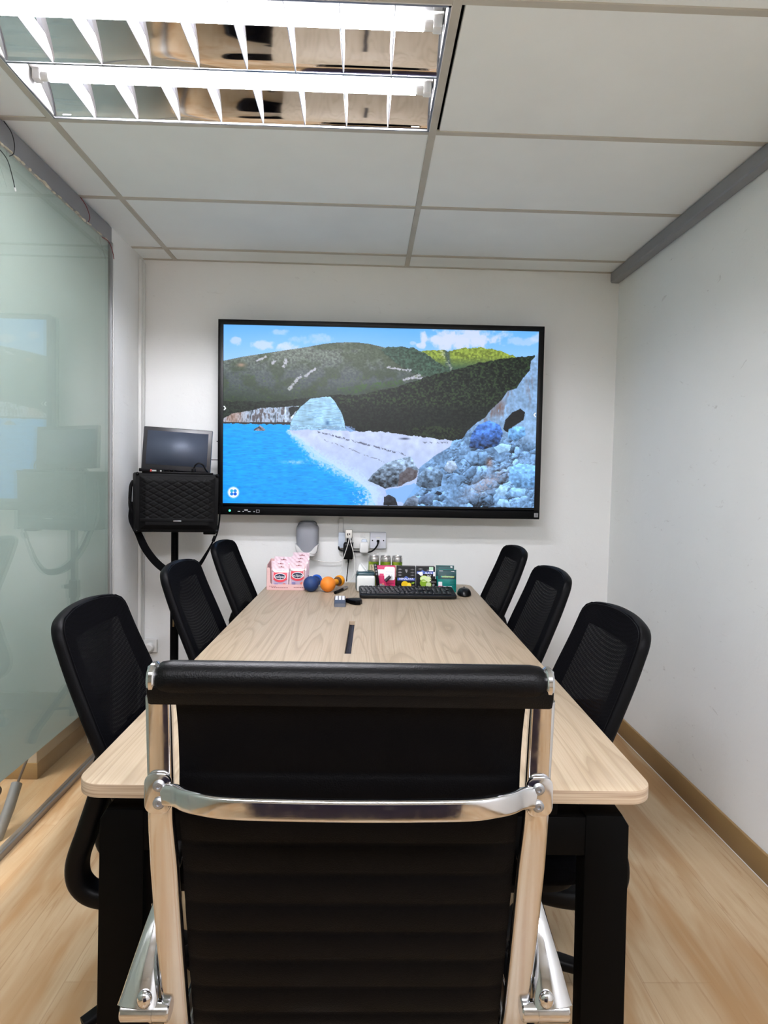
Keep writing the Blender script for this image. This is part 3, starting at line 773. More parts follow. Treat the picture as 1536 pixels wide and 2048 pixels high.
def paint_screen(nx, ny):
    u, v = np.meshgrid(np.linspace(0, 1, nx), np.linspace(0, 1, ny))       # v: 0 top
    X = 64 - 4 * v + u * (1383 - 15 * v); Y = 66 + 29 * u + v * (784 - 13 * u)
    C = np.zeros((ny, nx, 3))
    wob = (fbm(X / 14, Y / 14, 3, 3) - 0.45) * 14; wob2 = (fbm(X / 14, Y / 14, 9, 3) - 0.45) * 14
    Xw, Yw = X + wob, Y + wob2
    def fill(mask, rgb, nz=None, amt=0.0):
        c = np.array(rgb, float)[None, None, :] * np.ones((ny, nx, 1))
        if nz is not None: c = c * (1 + amt * (nz - 0.47)[..., None] * 2)
        C[mask] = c[mask]
    def blend(mask, rgb):
        m = np.clip(mask, 0, 1)[..., None]; C[:] = C * (1 - m) + np.array(rgb, float) * m
    n1 = fbm(X / 26, Y / 26, 1, 5); n2 = fbm(X / 7, Y / 6, 5, 4); n3 = fbm(X / 60, Y / 40, 8, 4); fine = fbm(X / 3.2, Y / 3.2, 21, 2)
    # sky with clouds
    g = np.clip((Y - 66) / 150, 0, 1)[..., None]
    C[:] = np.array((92, 168, 246)) * (1 - g) + np.array((138, 190, 250)) * g
    for cx, cy, rx, ry, s in ((120, 138, 26, 22, .7), (240, 155, 60, 22, .75), (345, 168, 60, 24, .8), (310, 100, 55, 14, .5), (455, 130, 90, 24, .45), (1010, 130, 90, 40, .9), (1120, 120, 190, 46, .95), (1090, 150, 160, 30, .9), (930, 155, 20, 16, .8), (890, 145, 14, 8, .5), (1370, 135, 80, 20, .5), (1440, 120, 30, 22, .6)):
        d = 1 - ((X - cx) / rx) ** 2 - ((Y - cy) / ry) ** 2 + (n1 - .47) * 2.4
        blend(np.clip(d * 1.3, 0, 1) * s, (196, 208, 240))
    # lit far hills
    far = [(900, 185), (940, 178), (1030, 175), (1045, 183), (1100, 168), (1180, 163), (1250, 171), (1310, 190), (1360, 208), (1300, 320), (880, 320)]
    fill(inpoly(X, Yw, far), (124, 142, 58), n2, .5); 
    blend(inpoly(X, Yw, far) * np.clip((Y - 205) / 50, 0, 1), (62, 88, 66))
    blend(np.exp(-((X - 1035 - (Y - 180) * .25 + wob * 1.5) / 11) ** 2) * inpoly(X, Y, far) * .8, (52, 70, 84)); blend((np.exp(-((X - 1018 - (Y - 180) * .5 + wob * 2) / 8) ** 2) * inpoly(X, Y, far) * (n2 > .5)) * .6, (190, 196, 170))
    # broad middle hill
    hill = [(60, 224), (150, 205), (300, 182), (420, 164), (500, 149), (560, 143), (640, 142), (700, 149), (770, 165), (860, 200), (960, 250), (1060, 285), (1000, 420), (560, 480), (60, 480)]
    hy = [(745, 175), (775, 163), (830, 160), (890, 166), (950, 192), (1010, 235), (1060, 262), (1000, 300), (900, 280), (830, 240)]
    fill(inpoly(X, Y, hill), (98, 108, 100), n2, .55)
    blend(inpoly(X, Y, hill) * np.clip((Y - 205) / 140, 0, .6), (66, 76, 86)); blend(inpoly(X, Y, hill) * np.clip((n3 - .42) * 3, 0, .55), (52, 66, 42)); blend(inpoly(X, Y, hill) * np.clip((Y - 310) / 110, 0, .8), (40, 54, 40))
    fill(inpoly(X, Yw, hy), (56, 78, 66), n2, .6)
    for p0, p1, w in (((398, 290), (350, 345), 5), ((462, 258), (418, 292), 4), ((338, 218), (322, 248), 5), ((250, 205), (205, 225), 3), ((290, 225), (275, 235), 4), ((780, 252), (880, 264), 4), ((920, 285), (850, 306), 4), ((960, 296), (870, 300), 3)):
        p0, p1 = np.array(p0, float), np.array(p1, float); d = p1 - p0; tt = np.clip(((X - p0[0]) * d[0] + (Y - p0[1]) * d[1]) / (d @ d), 0, 1)
        dist = np.hypot(X - p0[0] - tt * d[0], Y - p0[1] - tt * d[1]); blend(np.clip(1.6 - dist / w + (n2 - .5) * 4, 0, .8), (196, 196, 214))
    blend(np.exp(-((X - 140) / 16) ** 2 - ((Y - 242) / 8) ** 2) * .7, (190, 150, 130)); blend(inpoly(X, Y, hill) * (fine > .72) * (Y < 300) * .35, (140, 152, 176)); blend(inpoly(X, Y, hill) * np.clip((n2 - .6) * 5, 0, .5) * (Y > 280), (66, 92, 40))
    blend(inpoly(X, Y, [(560, 345), (700, 320), (840, 305), (860, 325), (700, 350), (600, 372)]) * np.clip((n2 - .3) * 2, 0, .7), (54, 88, 40))
    # dark wooded slope
    wood = [(520, 372), (650, 372), (800, 340), (900, 308), (950, 292), (1070, 262), (1200, 226), (1345, 205), (1430, 198), (1430, 500), (1060, 572), (880, 560), (770, 535), (640, 530), (590, 505), (540, 440)]
    lowf = [(60, 400), (300, 400), (560, 370), (600, 520), (330, 520), (60, 480)]
    fill(inpoly(X, Yw, lowf), (30, 38, 32), n2, .9)
    wm = inpoly(X, Yw, wood); fill(wm, (24, 33, 27), n2, 1.3)
    blend(wm * np.clip((n2 - .52) * 5, 0, .6) * (0.4 + 0.6 * (Y < 420)), (52, 76, 36)); blend(wm * np.clip((Y - 400) / 120, 0, .5), (12, 18, 20)); blend(inpoly(X, Yw, [(890, 515), (960, 505), (1120, 520), (1060, 568), (890, 550)]) * np.clip((n2 - .4) * 3, 0, .6), (50, 68, 36))
    blend(wm * (fine > .77) * (Y > 440) * (X < 830) * .5, (120, 140, 170))
    # far cliff band
    cl = [(58, 478), (110, 452), (170, 444), (230, 430), (300, 427), (345, 424), (392, 420), (372, 460), (350, 502), (58, 500)]
    cm = inpoly(X, Yw * .5 + Y * .5, cl); st = fbm(X / 9, Y / 26, 31, 4)
    fill(cm, (168, 186, 212), st, 1.1); blend(cm * np.clip((st - .5) * 6, 0, .85) * (X < 330), (66, 56, 56)); blend(cm * np.exp(-((X - 105) / 40) ** 2) * .55, (176, 124, 96)); blend(inpoly(X, Yw, [(345, 428), (392, 420), (385, 440), (355, 468)]), (26, 32, 34)); blend(cm * (Y > 492), (52, 44, 44))
    # sea
    sea = [(50, 498), (350, 502), (362, 528), (420, 590), (470, 638), (560, 688), (640, 738), (705, 790), (735, 820), (745, 880), (40, 880)]
    gs = np.clip((Y - 500) / 350, 0, 1)[..., None]; sc = np.array((16, 156, 246)) * (1 - gs) + np.array((30, 150, 244)) * gs
    rip = fbm(X / 22, Y / 4.5, 41, 4); rip2 = fbm(X / 60, Y / 9, 47, 3)
    sc = sc * (1 + .35 * (rip - .47)[..., None]) + 26 * np.clip(rip2 - .55, 0, 1)[..., None] * np.array((2, 2, 1))
    sm = inpoly(Xw, Yw, sea); C[sm] = np.clip(sc, 0, 255)[sm]
    # beach
    beach = [(340, 528), (480, 524), (600, 528), (760, 532), (880, 548), (1065, 570), (1045, 640), (960, 760), (880, 880), (735, 880), (700, 790), (560, 688), (430, 590)]
    bm_ = inpoly(X, Yw, beach); fill(bm_, (186, 200, 236), n1, .12)
    blend(bm_ * np.clip((Y - 560) / 180, 0, 1) * np.clip((X - 380) / 120, 0, .7), (160, 184, 232)); blend(bm_ * np.exp(-((Y - 535 - (X - 480) * .26 + wob * .8) / 3.2) ** 2) * (X > 470) * (X < 860) * (n2 > .42) * .8, (52, 56, 74)); blend(bm_ * np.exp(-((Y - 540 - (X - 420) * .36 + wob) / 2.2) ** 2) * (X > 500) * (X < 900) * (n2 > .5) * .6, (70, 72, 90))
    blend(np.exp(-((X - 855) / 20) ** 2 - ((Y - 563) / 4) ** 2) * .9, (44, 52, 74)); blend(bm_ * np.exp(-((Y - 580) / 3) ** 2) * (X > 930) * (X < 1050) * (n2 > .45) * .7, (62, 66, 84))
    # surf line
    sh = [(345, 530), (430, 600), (480, 648), (560, 690), (640, 738), (700, 780), (720, 815), (700, 870)]
    dmin = np.full(X.shape, 1e9)
    for (x0, y0), (x1, y1) in zip(sh, sh[1:]):
        tt = np.clip(((X - x0) * (x1 - x0) + (Y - y0) * (y1 - y0)) / ((x1 - x0) ** 2 + (y1 - y0) ** 2), 0, 1); dmin = np.minimum(dmin, np.hypot(X - x0 - tt * (x1 - x0), Y - y0 - tt * (y1 - y0)))
    wd = 6 + 26 * np.clip((Y - 520) / 120, 0, 1)
    blend(np.clip(1.35 - dmin / wd + (n2 - .5) * 1.8, 0, 1) * .85, (186, 214, 244)); blend(np.exp(-((X - 375) / 55) ** 2 - ((Y - 668) / 9) ** 2) * np.clip(n2 * 2.4 - .4, 0, 1) * .8, (170, 206, 240)); blend(np.clip((n2 - .5) * 6, 0, 1) * inpoly(X, Y, [(625, 800), (740, 770), (745, 880), (630, 880)]) * .8, (176, 206, 240))
    # rock in the sea, white headland
    fill(inpoly(X, Yw * .4 + Y * .6, [(193, 528), (200, 518), (214, 513), (220, 505), (232, 513), (246, 525), (240, 530)]), (104, 104, 116), n2, 1.4)
    head = [(350, 527), (356, 492), (372, 462), (398, 425), (425, 402), (444, 388), (480, 384), (528, 378), (548, 400), (566, 430), (580, 455), (590, 490), (596, 530), (540, 524), (480, 520)]
    hm = inpoly(X, Yw * .4 + Y * .6, head); lay = fbm(X / 40, Y / 5, 61, 4)
    fill(hm, (158, 204, 238), .6 * lay + .4 * fbm(X / 22, Y / 60, 66, 3), .5); blend(hm * np.clip((lay - .56) * 6, 0, .5), (80, 120, 160)); blend(hm * np.exp(-((X - 516) / 9) ** 2 - ((Y - 495) / 9) ** 2) * .7, (40, 80, 130)); blend(hm * np.clip((Y - 500) / 20, 0, .5) * (n2 > .45), (110, 140, 176)); blend(inpoly(X, Yw, [(595, 505), (635, 515), (640, 532), (596, 530)]) * np.clip(n2 * 1.6, 0, 1), (120, 150, 200))
    # rocky slope
    rk = [(1450, 180), (1412, 225), (1408, 262), (1378, 296), (1350, 340), (1310, 352), (1280, 395), (1235, 435), (1210, 470), (1178, 488), (1130, 530), (1110, 565), (1075, 580), (1035, 610), (985, 640), (920, 690), (905, 770), (850, 850), (850, 885), (1460, 885), (1460, 180)]
    rm = inpoly(X, Yw * .5 + Y * .5, rk)
    wx, wy = X + (fbm(X / 30, Y / 30, 63, 4) - .47) * 34, Y + (fbm(X / 30, Y / 30, 68, 4) - .47) * 34
    rough = fbm(X / 9, Y / 9, 71, 5); upper = np.clip((620 - Y - (1440 - X) * .25) / 60, 0, 1)
    val = 0.84 + 0.55 * (rough - .47) + .5 * (fbm(X / 34, Y / 26, 73, 3) - .45)
    for sc_, amt, sd in ((60, .75, 3.3), (29, .62, 7.7), (14, .5, 5.1)):
        f1, f2, idd, ddx, ddy = cell(wx / sc_, wy / (sc_ * .8), sd)
        m_ = np.clip((fbm(X / (sc_ * 2.2), Y / (sc_ * 2.2), 77 + sc_, 2) - .36) * 5, 0, 1) * (1 - upper)
        val = val + amt * m_ * (ddy * .9 + ddx * .35 + (idd - .5) * .3) - .32 * amt * m_ * np.clip(1 - (f2 - f1) / .14, 0, 1)
    val = np.clip(val, 0.12, 1.3)
    rc = np.array((122, 168, 222))[None, None] * val[..., None] + np.array((10, 6, 0)) * np.clip(val - .8, 0, 1)[..., None]; C[rm] = np.clip(rc, 0, 255)[rm]
    blend(rm * upper * .35, (176, 206, 240)); st2 = fbm(X / 10, Y / 44, 81, 4)
    for cx, cy, rx, ry, s in ((1278, 430, 24, 40, .95), (1240, 448, 14, 24, .8), (1318, 380, 12, 30, .9), (1406, 320, 13, 70, .7), (1208, 478, 12, 24, .5)):
        blend(rm * np.exp(-((X - cx) / rx) ** 2 - ((Y - cy) / ry) ** 2) * np.clip((st2 - .4) * 5, 0, 1) * s, (110, 84, 76))
    blend(rm * np.exp(-((X - 1215) / 90) ** 2 - ((Y - 760 + (X - 1215) * .5) / 40) ** 2) * np.clip(n2 * 1.5 - .2, 0, .75), (172, 158, 168)); blend(rm * np.exp(-((X - 1230) / 14) ** 2 - ((Y - 668) / 20) ** 2) * .6, (170, 120, 100))
    rc_ = lambda pts, rgb, amt=.9: fill(inpoly(Xw * .3 + X * .7, Yw * .5 + Y * .5, pts), rgb, .6 * fbm(X / 12, Y / 10, 91, 4) + .4 * (.5 + (np.mean([p_[1] for p_ in pts]) - Y) / (np.ptp([p_[1] for p_ in pts]) + 1)), amt)
    rc_([(1140, 600), (1150, 540), (1180, 500), (1230, 482), (1275, 500), (1290, 540), (1270, 590), (1200, 610)], (58, 98, 170), 1.3)
    rc_([(1290, 520), (1300, 480), (1330, 445), (1365, 430), (1388, 445), (1380, 480), (1330, 510), (1310, 535)], (22, 24, 26), .6)
    rc_([(1310, 560), (1315, 520), (1350, 505), (1385, 510), (1390, 545), (1350, 572)], (104, 160, 222)); rc_([(1250, 600), (1280, 582), (1325, 590), (1320, 615), (1270, 625)], (150, 196, 240), .5)
    rc_([(1315, 740), (1320, 690), (1360, 670), (1440, 680), (1440, 775), (1350, 778)], (112, 166, 224), .7); rc_([(1310, 800), (1330, 775), (1392, 785), (1385, 815), (1330, 820)], (128, 178, 232), .6)
    rc_([(1255, 790), (1280, 770), (1310, 785), (1300, 812), (1265, 812)], (150, 196, 240), .5); rc_([(1255, 862), (1275, 825), (1310, 830), (1325, 862)], (140, 186, 236), .6)
    rc_([(1030, 690), (1045, 660), (1075, 660), (1090, 690), (1060, 712), (1035, 706)], (138, 160, 190), .8)
    rc_([(905, 770), (915, 720), (950, 690), (1000, 685), (1025, 720), (1015, 770), (960, 785)], (90, 116, 146), 1.2)
    rc_([(692, 748), (720, 715), (760, 680), (800, 660), (850, 645), (885, 640), (898, 672), (918, 700), (905, 735), (870, 755), (825, 772), (770, 782)], (100, 118, 140), 1.5)
    blend(inpoly(Xw, Yw, [(825, 772), (835, 715), (870, 690), (912, 705), (905, 735), (870, 755)]) * .65, (92, 78, 80)); blend(inpoly(X, Yw, [(770, 790), (905, 760), (930, 785), (850, 850), (780, 820)]) * .8, (120, 172, 236))
    rc_([(762, 858), (764, 820), (785, 810), (815, 825), (826, 858)], (40, 44, 54), 1.2); rc_([(845, 862), (870, 825), (900, 812), (918, 830), (912, 862)], (96, 112, 136), 1.1); rc_([(918, 850), (925, 820), (960, 800), (985, 815), (975, 850)], (92, 120, 160), 1.0); rc_([(985, 808), (1000, 792), (1022, 800), (1015, 812)], (36, 46, 66), .8)
    # round on-screen button and edge arrows
    dd = np.hypot(X - 106, Y - 803); blend(np.clip(27 - dd, 0, 1) * .55, (200, 226, 250)); blend(np.clip(23 - dd, 0, 1), (236, 244, 250))
    for px, py, c in ((-7.5, -7, (40, 170, 214)), (7.5, -7, (30, 140, 220)), (-7.5, 7, (24, 120, 220)), (7.5, 7, (20, 92, 214))):
        blend(np.clip(7.6 - np.hypot(X - 106 - px, Y - 803 - py), 0, 1), c)
    for cx, cy, sg in ((66, 431, 1), (1433, 457, -1)):
        blend(((np.abs(Y - cy) < 9) & (np.abs((X - cx) - sg * (6 - np.abs(Y - cy) * .8)) < 3)) * 1.0, (236, 240, 246))
    return np.clip(C, 0, 255)

TVY = 3.52
t = thing('wall_screen', 'large wall mounted flat screen in a black frame showing a rocky beach and blue sea', 'screen', (0.07, TVY, 1.088), rot=(0, R(-0.25), 0))
X0, X1, ZH = -0.838, 0.838, 0.998
sx0, sx1, sz0, sz1 = -0.811, 0.809, 0.060, 0.972
b = B(); b.box((0, 0.045, ZH / 2), (X1 - X0, 0.078, ZH), bev=0.006); b.build('housing', BLACK, t)
b = B()
for c, s in (((0, 0.003, (sz1 + ZH) / 2), (X1 - X0, 0.018, ZH - sz1)), ((0, 0.003, sz0 - 0.0065), (X1 - X0, 0.016, 0.013)), (((X0 + sx0) / 2, 0.003, ZH / 2), (sx0 - X0, 0.0175, ZH)), (((X1 + sx1) / 2, 0.003, ZH / 2), (X1 - sx1, 0.0175, ZH))): b.box(c, s, bev=0.002)
b.build('bezel', M('gloss_black_frame', (6, 6, 7), 0.35, spec=0.25), t)
b = B(); b.box((0, -0.003, 0.022), (X1 - X0 - 0.004, 0.026, 0.042), bev=0.004)
for z in (0.012, 0.033): b.box((0.05, -0.0165, z), (1.3, 0.002, 0.0025))
ct = b.build('control_bar', M('satin_black_bar', (6, 6, 7), 0.5, spec=0.1), t)
b = B(); b.cyl((-0.772, -0.0155, 0.022), (-0.772, -0.018, 0.022), 0.0055, n=14); b.build('power_light', EM('green_led', (70, 255, 170), 3.0), ct)
b = B()
for x, w in ((-0.725, .012), (-0.703, .006), (-0.672, .014), (-0.647, .006)): b.box((x, -0.0165, 0.018), (w, 0.001, 0.004))
b.box((-0.688, -0.0165, 0.026), (0.018, 0.001, 0.006)); b.box((-0.628, -0.0165, 0.027), (0.018, 0.001, 0.0016)); b.box((-0.628, -0.0165, 0.015), (0.018, 0.001, 0.0016))
for x in (-.636, -.62): b.box((x, -0.0165, 0.021), (0.0016, 0.001, 0.012))
b.build('port_icons', M('light_grey_print', (176, 176, 180), 0.5), ct)
b = B(); b.box((0.817, -0.0172, 0.022), (0.021, 0.003, 0.022), bev=0.001); b.box((0.817, -0.0190, 0.022), (0.010, 0.001, 0.011), m=1); b.build('corner_badge', [M('badge_grey', (150, 150, 152), 0.4, 0.3), M('badge_inset', (120, 120, 124), 0.4)], ct)
def screen_mesh(parent):
    nx, ny = 760, 428
    C = paint_screen(nx, ny) / 255.0
    L = np.where(C <= 0.04045, C / 12.92, ((C + 0.055) / 1.055) ** 2.4)
    xs_, zs_ = np.meshgrid(np.linspace(sx0, sx1, nx), np.linspace(sz1, sz0, ny))
    co = np.stack([xs_, np.zeros_like(xs_), zs_], -1).reshape(-1, 3)
    idx = np.arange(nx * ny).reshape(ny, nx)
    q = np.stack([idx[:-1, :-1], idx[1:, :-1], idx[1:, 1:], idx[:-1, 1:]], -1).reshape(-1, 4)
    me = bpy.data.meshes.new('screen'); me.vertices.add(len(co)); me.vertices.foreach_set('co', co.ravel())
    me.loops.add(q.size); me.loops.foreach_set('vertex_index', q.ravel()); me.polygons.add(len(q))
    me.polygons.foreach_set('loop_start', np.arange(0, q.size, 4)); me.update(calc_edges=True); me.validate()
    at = me.color_attributes.new('picture', 'FLOAT_COLOR', 'POINT')
    at.data.foreach_set('color', np.concatenate([L.reshape(-1, 3), np.ones((nx * ny, 1))], 1).ravel())
    nt = NT('lit_screen_picture'); vc = nt.n('ShaderNodeVertexColor', layer_name='picture')
    p = nt.bsdf(lin((6, 6, 7)), 0.35, 0, None, 0.3); nt.l(vc.outputs['Color'], p.inputs['Emission Color']); p.inputs['Emission Strength'].default_value = 1.1
    me.materials.append(nt.done(p))
    o = bpy.data.objects.new('screen', me); COL.objects.link(o); o.parent = parent; return o
screen_mesh(t)
b = B(); b.box((0, 0.11, 0.5), (0.6, 0.058, 0.4)); b.build('wall_bracket', BLKMET, t)
for z, L_, a in ((0.375, 0.02, -25), (0.283, 0.046, 0)):
    b = B(); b.box((X0 - L_ / 2 + 0.002, 0.07, z), (L_ + 0.01, 0.01, 0.004), rot=(0, R(-a), 0), bev=0.001); b.build('antenna', BLACK, t)

# ------------------------------------------------------------------ loudspeaker on its stand, small monitor on top
t = thing('speaker_stand', 'black tripod pole stand carrying the loudspeaker in the left corner', 'stand', (-0.945, 3.37, 0))
b = B(); b.cyl((0, 0, 0.11), (0, 0, 0.745), 0.0205, bev=0.002); b.build('lower_pole', BLKMET, t)
b = B(); b.cyl((0, 0, 0.7), (0, 0, 1.0115), 0.0175); b.build('upper_pole', BLKMET, t)
b = B(); b.cyl((0, 0, 0.665), (0, 0, 0.755), 0.0265, bev=0.004); b.box((0.022, -0.02, 0.725), (0.03, 0.03, 0.02), bev=0.004); col = b.build('collar', BLACK, t)
b = B(); b.tube([(0.012, -0.026, 0.72), (0.008, -0.03, 0.66), (0.006, -0.03, 0.6)], 0.0012, 6); b.build('pin_cord', ALU, col)
b = B(); b.cyl((0.006, -0.03, 0.6), (0.004, -0.032, 0.535), 0.0042, n=10); b.tube([(0.006 + .006 * math.cos(a), -0.03, 0.606 + .006 * math.sin(a)) for a in [2 * PI * k / 10 for k in range(10)]], 0.0014, 6, closed=True); b.build('locking_pin', M('brass_pin', (150, 128, 96), 0.35, 0.9), col)
b = B(); b.cyl((0, 0, 0.2), (0, 0, 0.26), 0.032, bev=0.005); b.build('leg_hub', BLACK, t)
for a in (-55, 65, 185):
    d = Vector((math.cos(R(a)), math.sin(R(a)), 0))
    b = B(); b.sweep([d * 0.03 + Vector((0, 0, 0.23)), d * 0.2 + Vector((0, 0, 0.05))], rrect(0.022, 0.03, 0.006, 3)); lg = b.build('leg', BLKMET, t)
    b = B(); b.cyl(d * 0.195 + Vector((0, 0, 0.06)), d * 0.222 + Vector((0, 0, 0.0)), 0.019, n=14, bev=0.004); b.build('rubber_foot', BLACK, lg)
    b = B(); b.cyl(d * 0.02 + Vector((0, 0, 0.115)), d * 0.12 + Vector((0, 0, 0.135)), 0.006, n=10); b.build('strut', BLKMET, t)

SPK = M('speaker_vinyl', (5, 5, 6), 0.6, spec=0.12, bump=0.1, bscale=500)
t = thing('loudspeaker', 'black portable loudspeaker with a diamond pattern grille, up on the pole stand', 'loudspeaker', (-0.896, 3.235, 1.012), rot=(0, R(0.4), R(14)))
W, H, D = 0.374, 0.28, 0.185
b = B(); b.prism([(-W / 2, 0), (W / 2, 0), (W / 2 - 0.012, D), (-W / 2 - 0.02, D), (-W / 2 - 0.018, 0.05)], H, Matrix(), bev=0.01, seg=3); b.build('cabinet', SPK, t)
def gfn(u, v):
    x = (u - .5) * (W - 0.03); z = 0.014 + v * (H - 0.028)
    a, c = x / 0.054 + z / 0.030, x / 0.054 - z / 0.030
    fa, fc = abs((a % 1) - .5) * 2, abs((c % 1) - .5) * 2
    hgt = 0.003 * (1 - max(0, 1 - min(1 - fa, 1 - fc) / 0.22)) if v > 0.2 else 0.003
    e = min(u, 1 - u, v, 1 - v) * 12
    return (x, -0.002 - 0.008 * min(1, e) - hgt * min(1, e), z)
GRL = M('perforated_steel_grille', (3, 3, 4), 0.55, 0.0, spec=0.12, bump=0.3, bscale=1200)
b = B(); b.grid(gfn, 110, 80); gr = b.build('grille', GRL, t, sharp=None)
b = B(); b.box((0, -0.013, 0.058), (W - 0.04, 0.004, 0.014), bev=0.001); b.build('trim_bar', SPK, gr)
b = B(); b.box((0.0, -0.0165, 0.055), (0.036, 0.002, 0.004), bev=0.0005); b.build('badge', M('silver_badge', (190, 192, 196), 0.3, 0.8), gr)
b = B()
for sx in (-1, 1):
    for sz in (0.006, H - 0.006): b.sphere((sx * (W / 2 - 0.006), -0.001, sz), (0.0085, 0.008, 0.0085), u=14, v=10)
b.build('corner_guard', BLACK, t)
b = B(); b.tube(smooth_path([(-W / 2 - 0.016, 0.06, H - 0.04), (-W / 2 - 0.028, 0.06, H - 0.07), (-W / 2 - 0.03, 0.06, H - 0.16), (-W / 2 - 0.016, 0.06, H - 0.2)], 5), 0.008, 10); b.build('side_handle', BLACK, t)
b = B(); b.box((0, 0.03, H + 0.003), (W - 0.05, 0.045, 0.008), bev=0.002); pn = b.build('control_panel', BLACK, t)
b = B(); b.box((-0.125, 0.012, H + 0.0105), (0.014, 0.018, 0.012), bev=0.002); b.build('red_switch', M('red_switch', (180, 40, 34), 0.4), pn)
for k in range(4):
    b = B(); b.cyl((-0.09 + 0.024 * k, 0.014, H + 0.006), (-0.09 + 0.024 * k, 0.014, H + 0.016), 0.008, n=16, bev=0.001); b.build('knob', BLACK, pn)
b = B(); b.box((-0.15, 0.01, H + 0.0125), (0.05, 0.02, 0.016), bev=0.003); b.build('carry_handle', DARK, pn)
# strap: broad web on the left, narrow on the right
sp = smooth_path([(-W / 2 - 0.02, 0.06, 0.14), (-W / 2 - 0.024, 0.05, 0.06), (-W / 2 + 0.01, 0.04, -0.01), (-W / 2 + 0.045, 0.035, -0.085), (-W / 2 + 0.1, 0.03, -0.155), (-W / 2 + 0.16, 0.03, -0.195), (0.05, 0.03, -0.205), (0.1, 0.03, -0.165), (0.14, 0.035, -0.1), (0.165, 0.04, -0.05), (0.185, 0.045, -0.01), (0.196, 0.05, 0.06), (0.198, 0.06, 0.14)], 6)
n = len(sp); scl = [(0.22 + 0.78 * max(0, min(1, 1.25 - abs(i / n - 0.3) * 3.0)), 1.0) for i in range(n)]
b = B(); b.sweep(sp, rrect(0.036, 0.003, 0.001, 1), up=(0.2, -1, 0.15), scales=scl); b.build('shoulder_strap', M('nylon_webbing', (4, 4, 5), 0.8, spec=0.05, bump=0.2, bscale=700), t)
b = B(); b.box((0.172, 0.036, -0.033), (0.016, 0.01, 0.03), bev=0.003, rot=(0, R(20), 0)); b.build('strap_buckle', BLACK, t)
b = B(); b.box((0.15, 0.06, -0.006), (0.06, 0.05, 0.014), bev=0.004); b.build('foot', BLACK, t)

t = thing('small_monitor', 'small flat monitor leaning back on top of the loudspeaker', 'monitor', (-0.929, 3.325, 1.304), rot=(R(-7), R(2.4), R(8)))
b = B(); b.box((0, 0.008, 0.105), (0.325, 0.016, 0.21), bev=0.004); b.build('housing', M('monitor_black', (24, 23, 27), 0.35), t)
def mon_mat():
    nt = NT('switched_off_screen'); return nt.done(nt.bsdf(lin((74, 82, 98)), 0.5, 0.35, None, 0.6))
b = B(); b.box((0, -0.0006, 0.108), (0.287, 0.001, 0.166)); b.build('screen', mon_mat(), t, sharp=None)
b = B(); b.box((0, 0.035, 0.05), (0.14, 0.006, 0.12), bev=0.002, rot=(R(24), 0, 0)); b.build('rear_prop', BLACK, t)
b = B(); b.tube(smooth_path([(-0.835, 3.300, 1.303), (-0.833, 3.296, 1.325), (-0.815, 3.298, 1.343), (-0.793, 3.302, 1.335), (-0.781, 3.308, 1.312), (-0.776, 3.322, 1.303)], 6), 0.0038, 8)
cb = tag(b.build('monitor_cable', BLACK), 'short black cable looped in front of the small monitor', 'cable')
b = B(); b.box((-0.837, 3.299, 1.306), (0.018, 0.014, 0.022), bev=0.003); b.build('plug', BLACK, cb)

# ------------------------------------------------------------------ things on the screen wall
t = thing('soap_dispenser', 'grey and white rounded wall dispenser under the left half of the big screen', 'dispenser', (-0.311, WY, 0.868))
b = B(); b.prism(rrect(0.114, 0.16, (0.02, 0.036, 0.036, 0.02), 6), 0.012, facing(0, 0, 0.098), bev=0.002); b.build('back_plate', WHITE, t)
GR = M('dispenser_grey', (140, 142, 150), 0.45)
b = B()
def dsp(u, v):
    z = 0.014 + 0.164 * v; a = PI * u; wv = 0.0605 * (1 - 0.16 * (1 - v) ** 4) * (1 if v < .75 else math.sqrt(max(0.0, 1 - ((v - .75) / .27) ** 2.4)))
    ca = math.cos(a); x = -math.copysign(abs(ca) ** 0.55, ca) * wv; y = -0.012 - (0.07 - 0.014 * v * v) * abs(math.sin(a)) ** 0.5
    return (x, y, z)
b.grid(dsp, 36, 26); bmesh.ops.holes_fill(b.bm, edges=list(b.bm.edges)); b.build('cover', GR, t, sharp=50)
b = B(); b.prism(rrect(0.1, 0.04, (0.0, 0.02, 0.02, 0.0), 5), 0.055, facing(0, -0.004, 0.164), bev=0.006); b.build('top_cap', M('dispenser_dark_grey', (72, 74, 80), 0.4), t)
for s in (-1, 1):
    b = B(); pts = [(0.002, 0.012), (0.046, 0.012), (0.055, 0.028), (0.0615, 0.064), (0.052, 0.059), (0.038, 0.045), (0.026, 0.029), (0.013, 0.0205), (0.002, 0.019)]
    b.prism([(s * x, z) for x, z in (pts if s > 0 else pts[::-1])], 0.078, facing(0, -0.010, 0), bev=0.004); b.build('cheek', M('dispenser_white', (208, 208, 208), 0.35), t)
b = B(); b.prism(rrect(0.088, 0.06, 0.02, 5), 0.012, Matrix.Translation((0, -0.056, 0.0)), bev=0.004); b.box((0, -0.02, 0.006), (0.08, 0.036, 0.012), bev=0.003); b.build('drip_tray', M('dispenser_white', (208, 208, 208)), t)

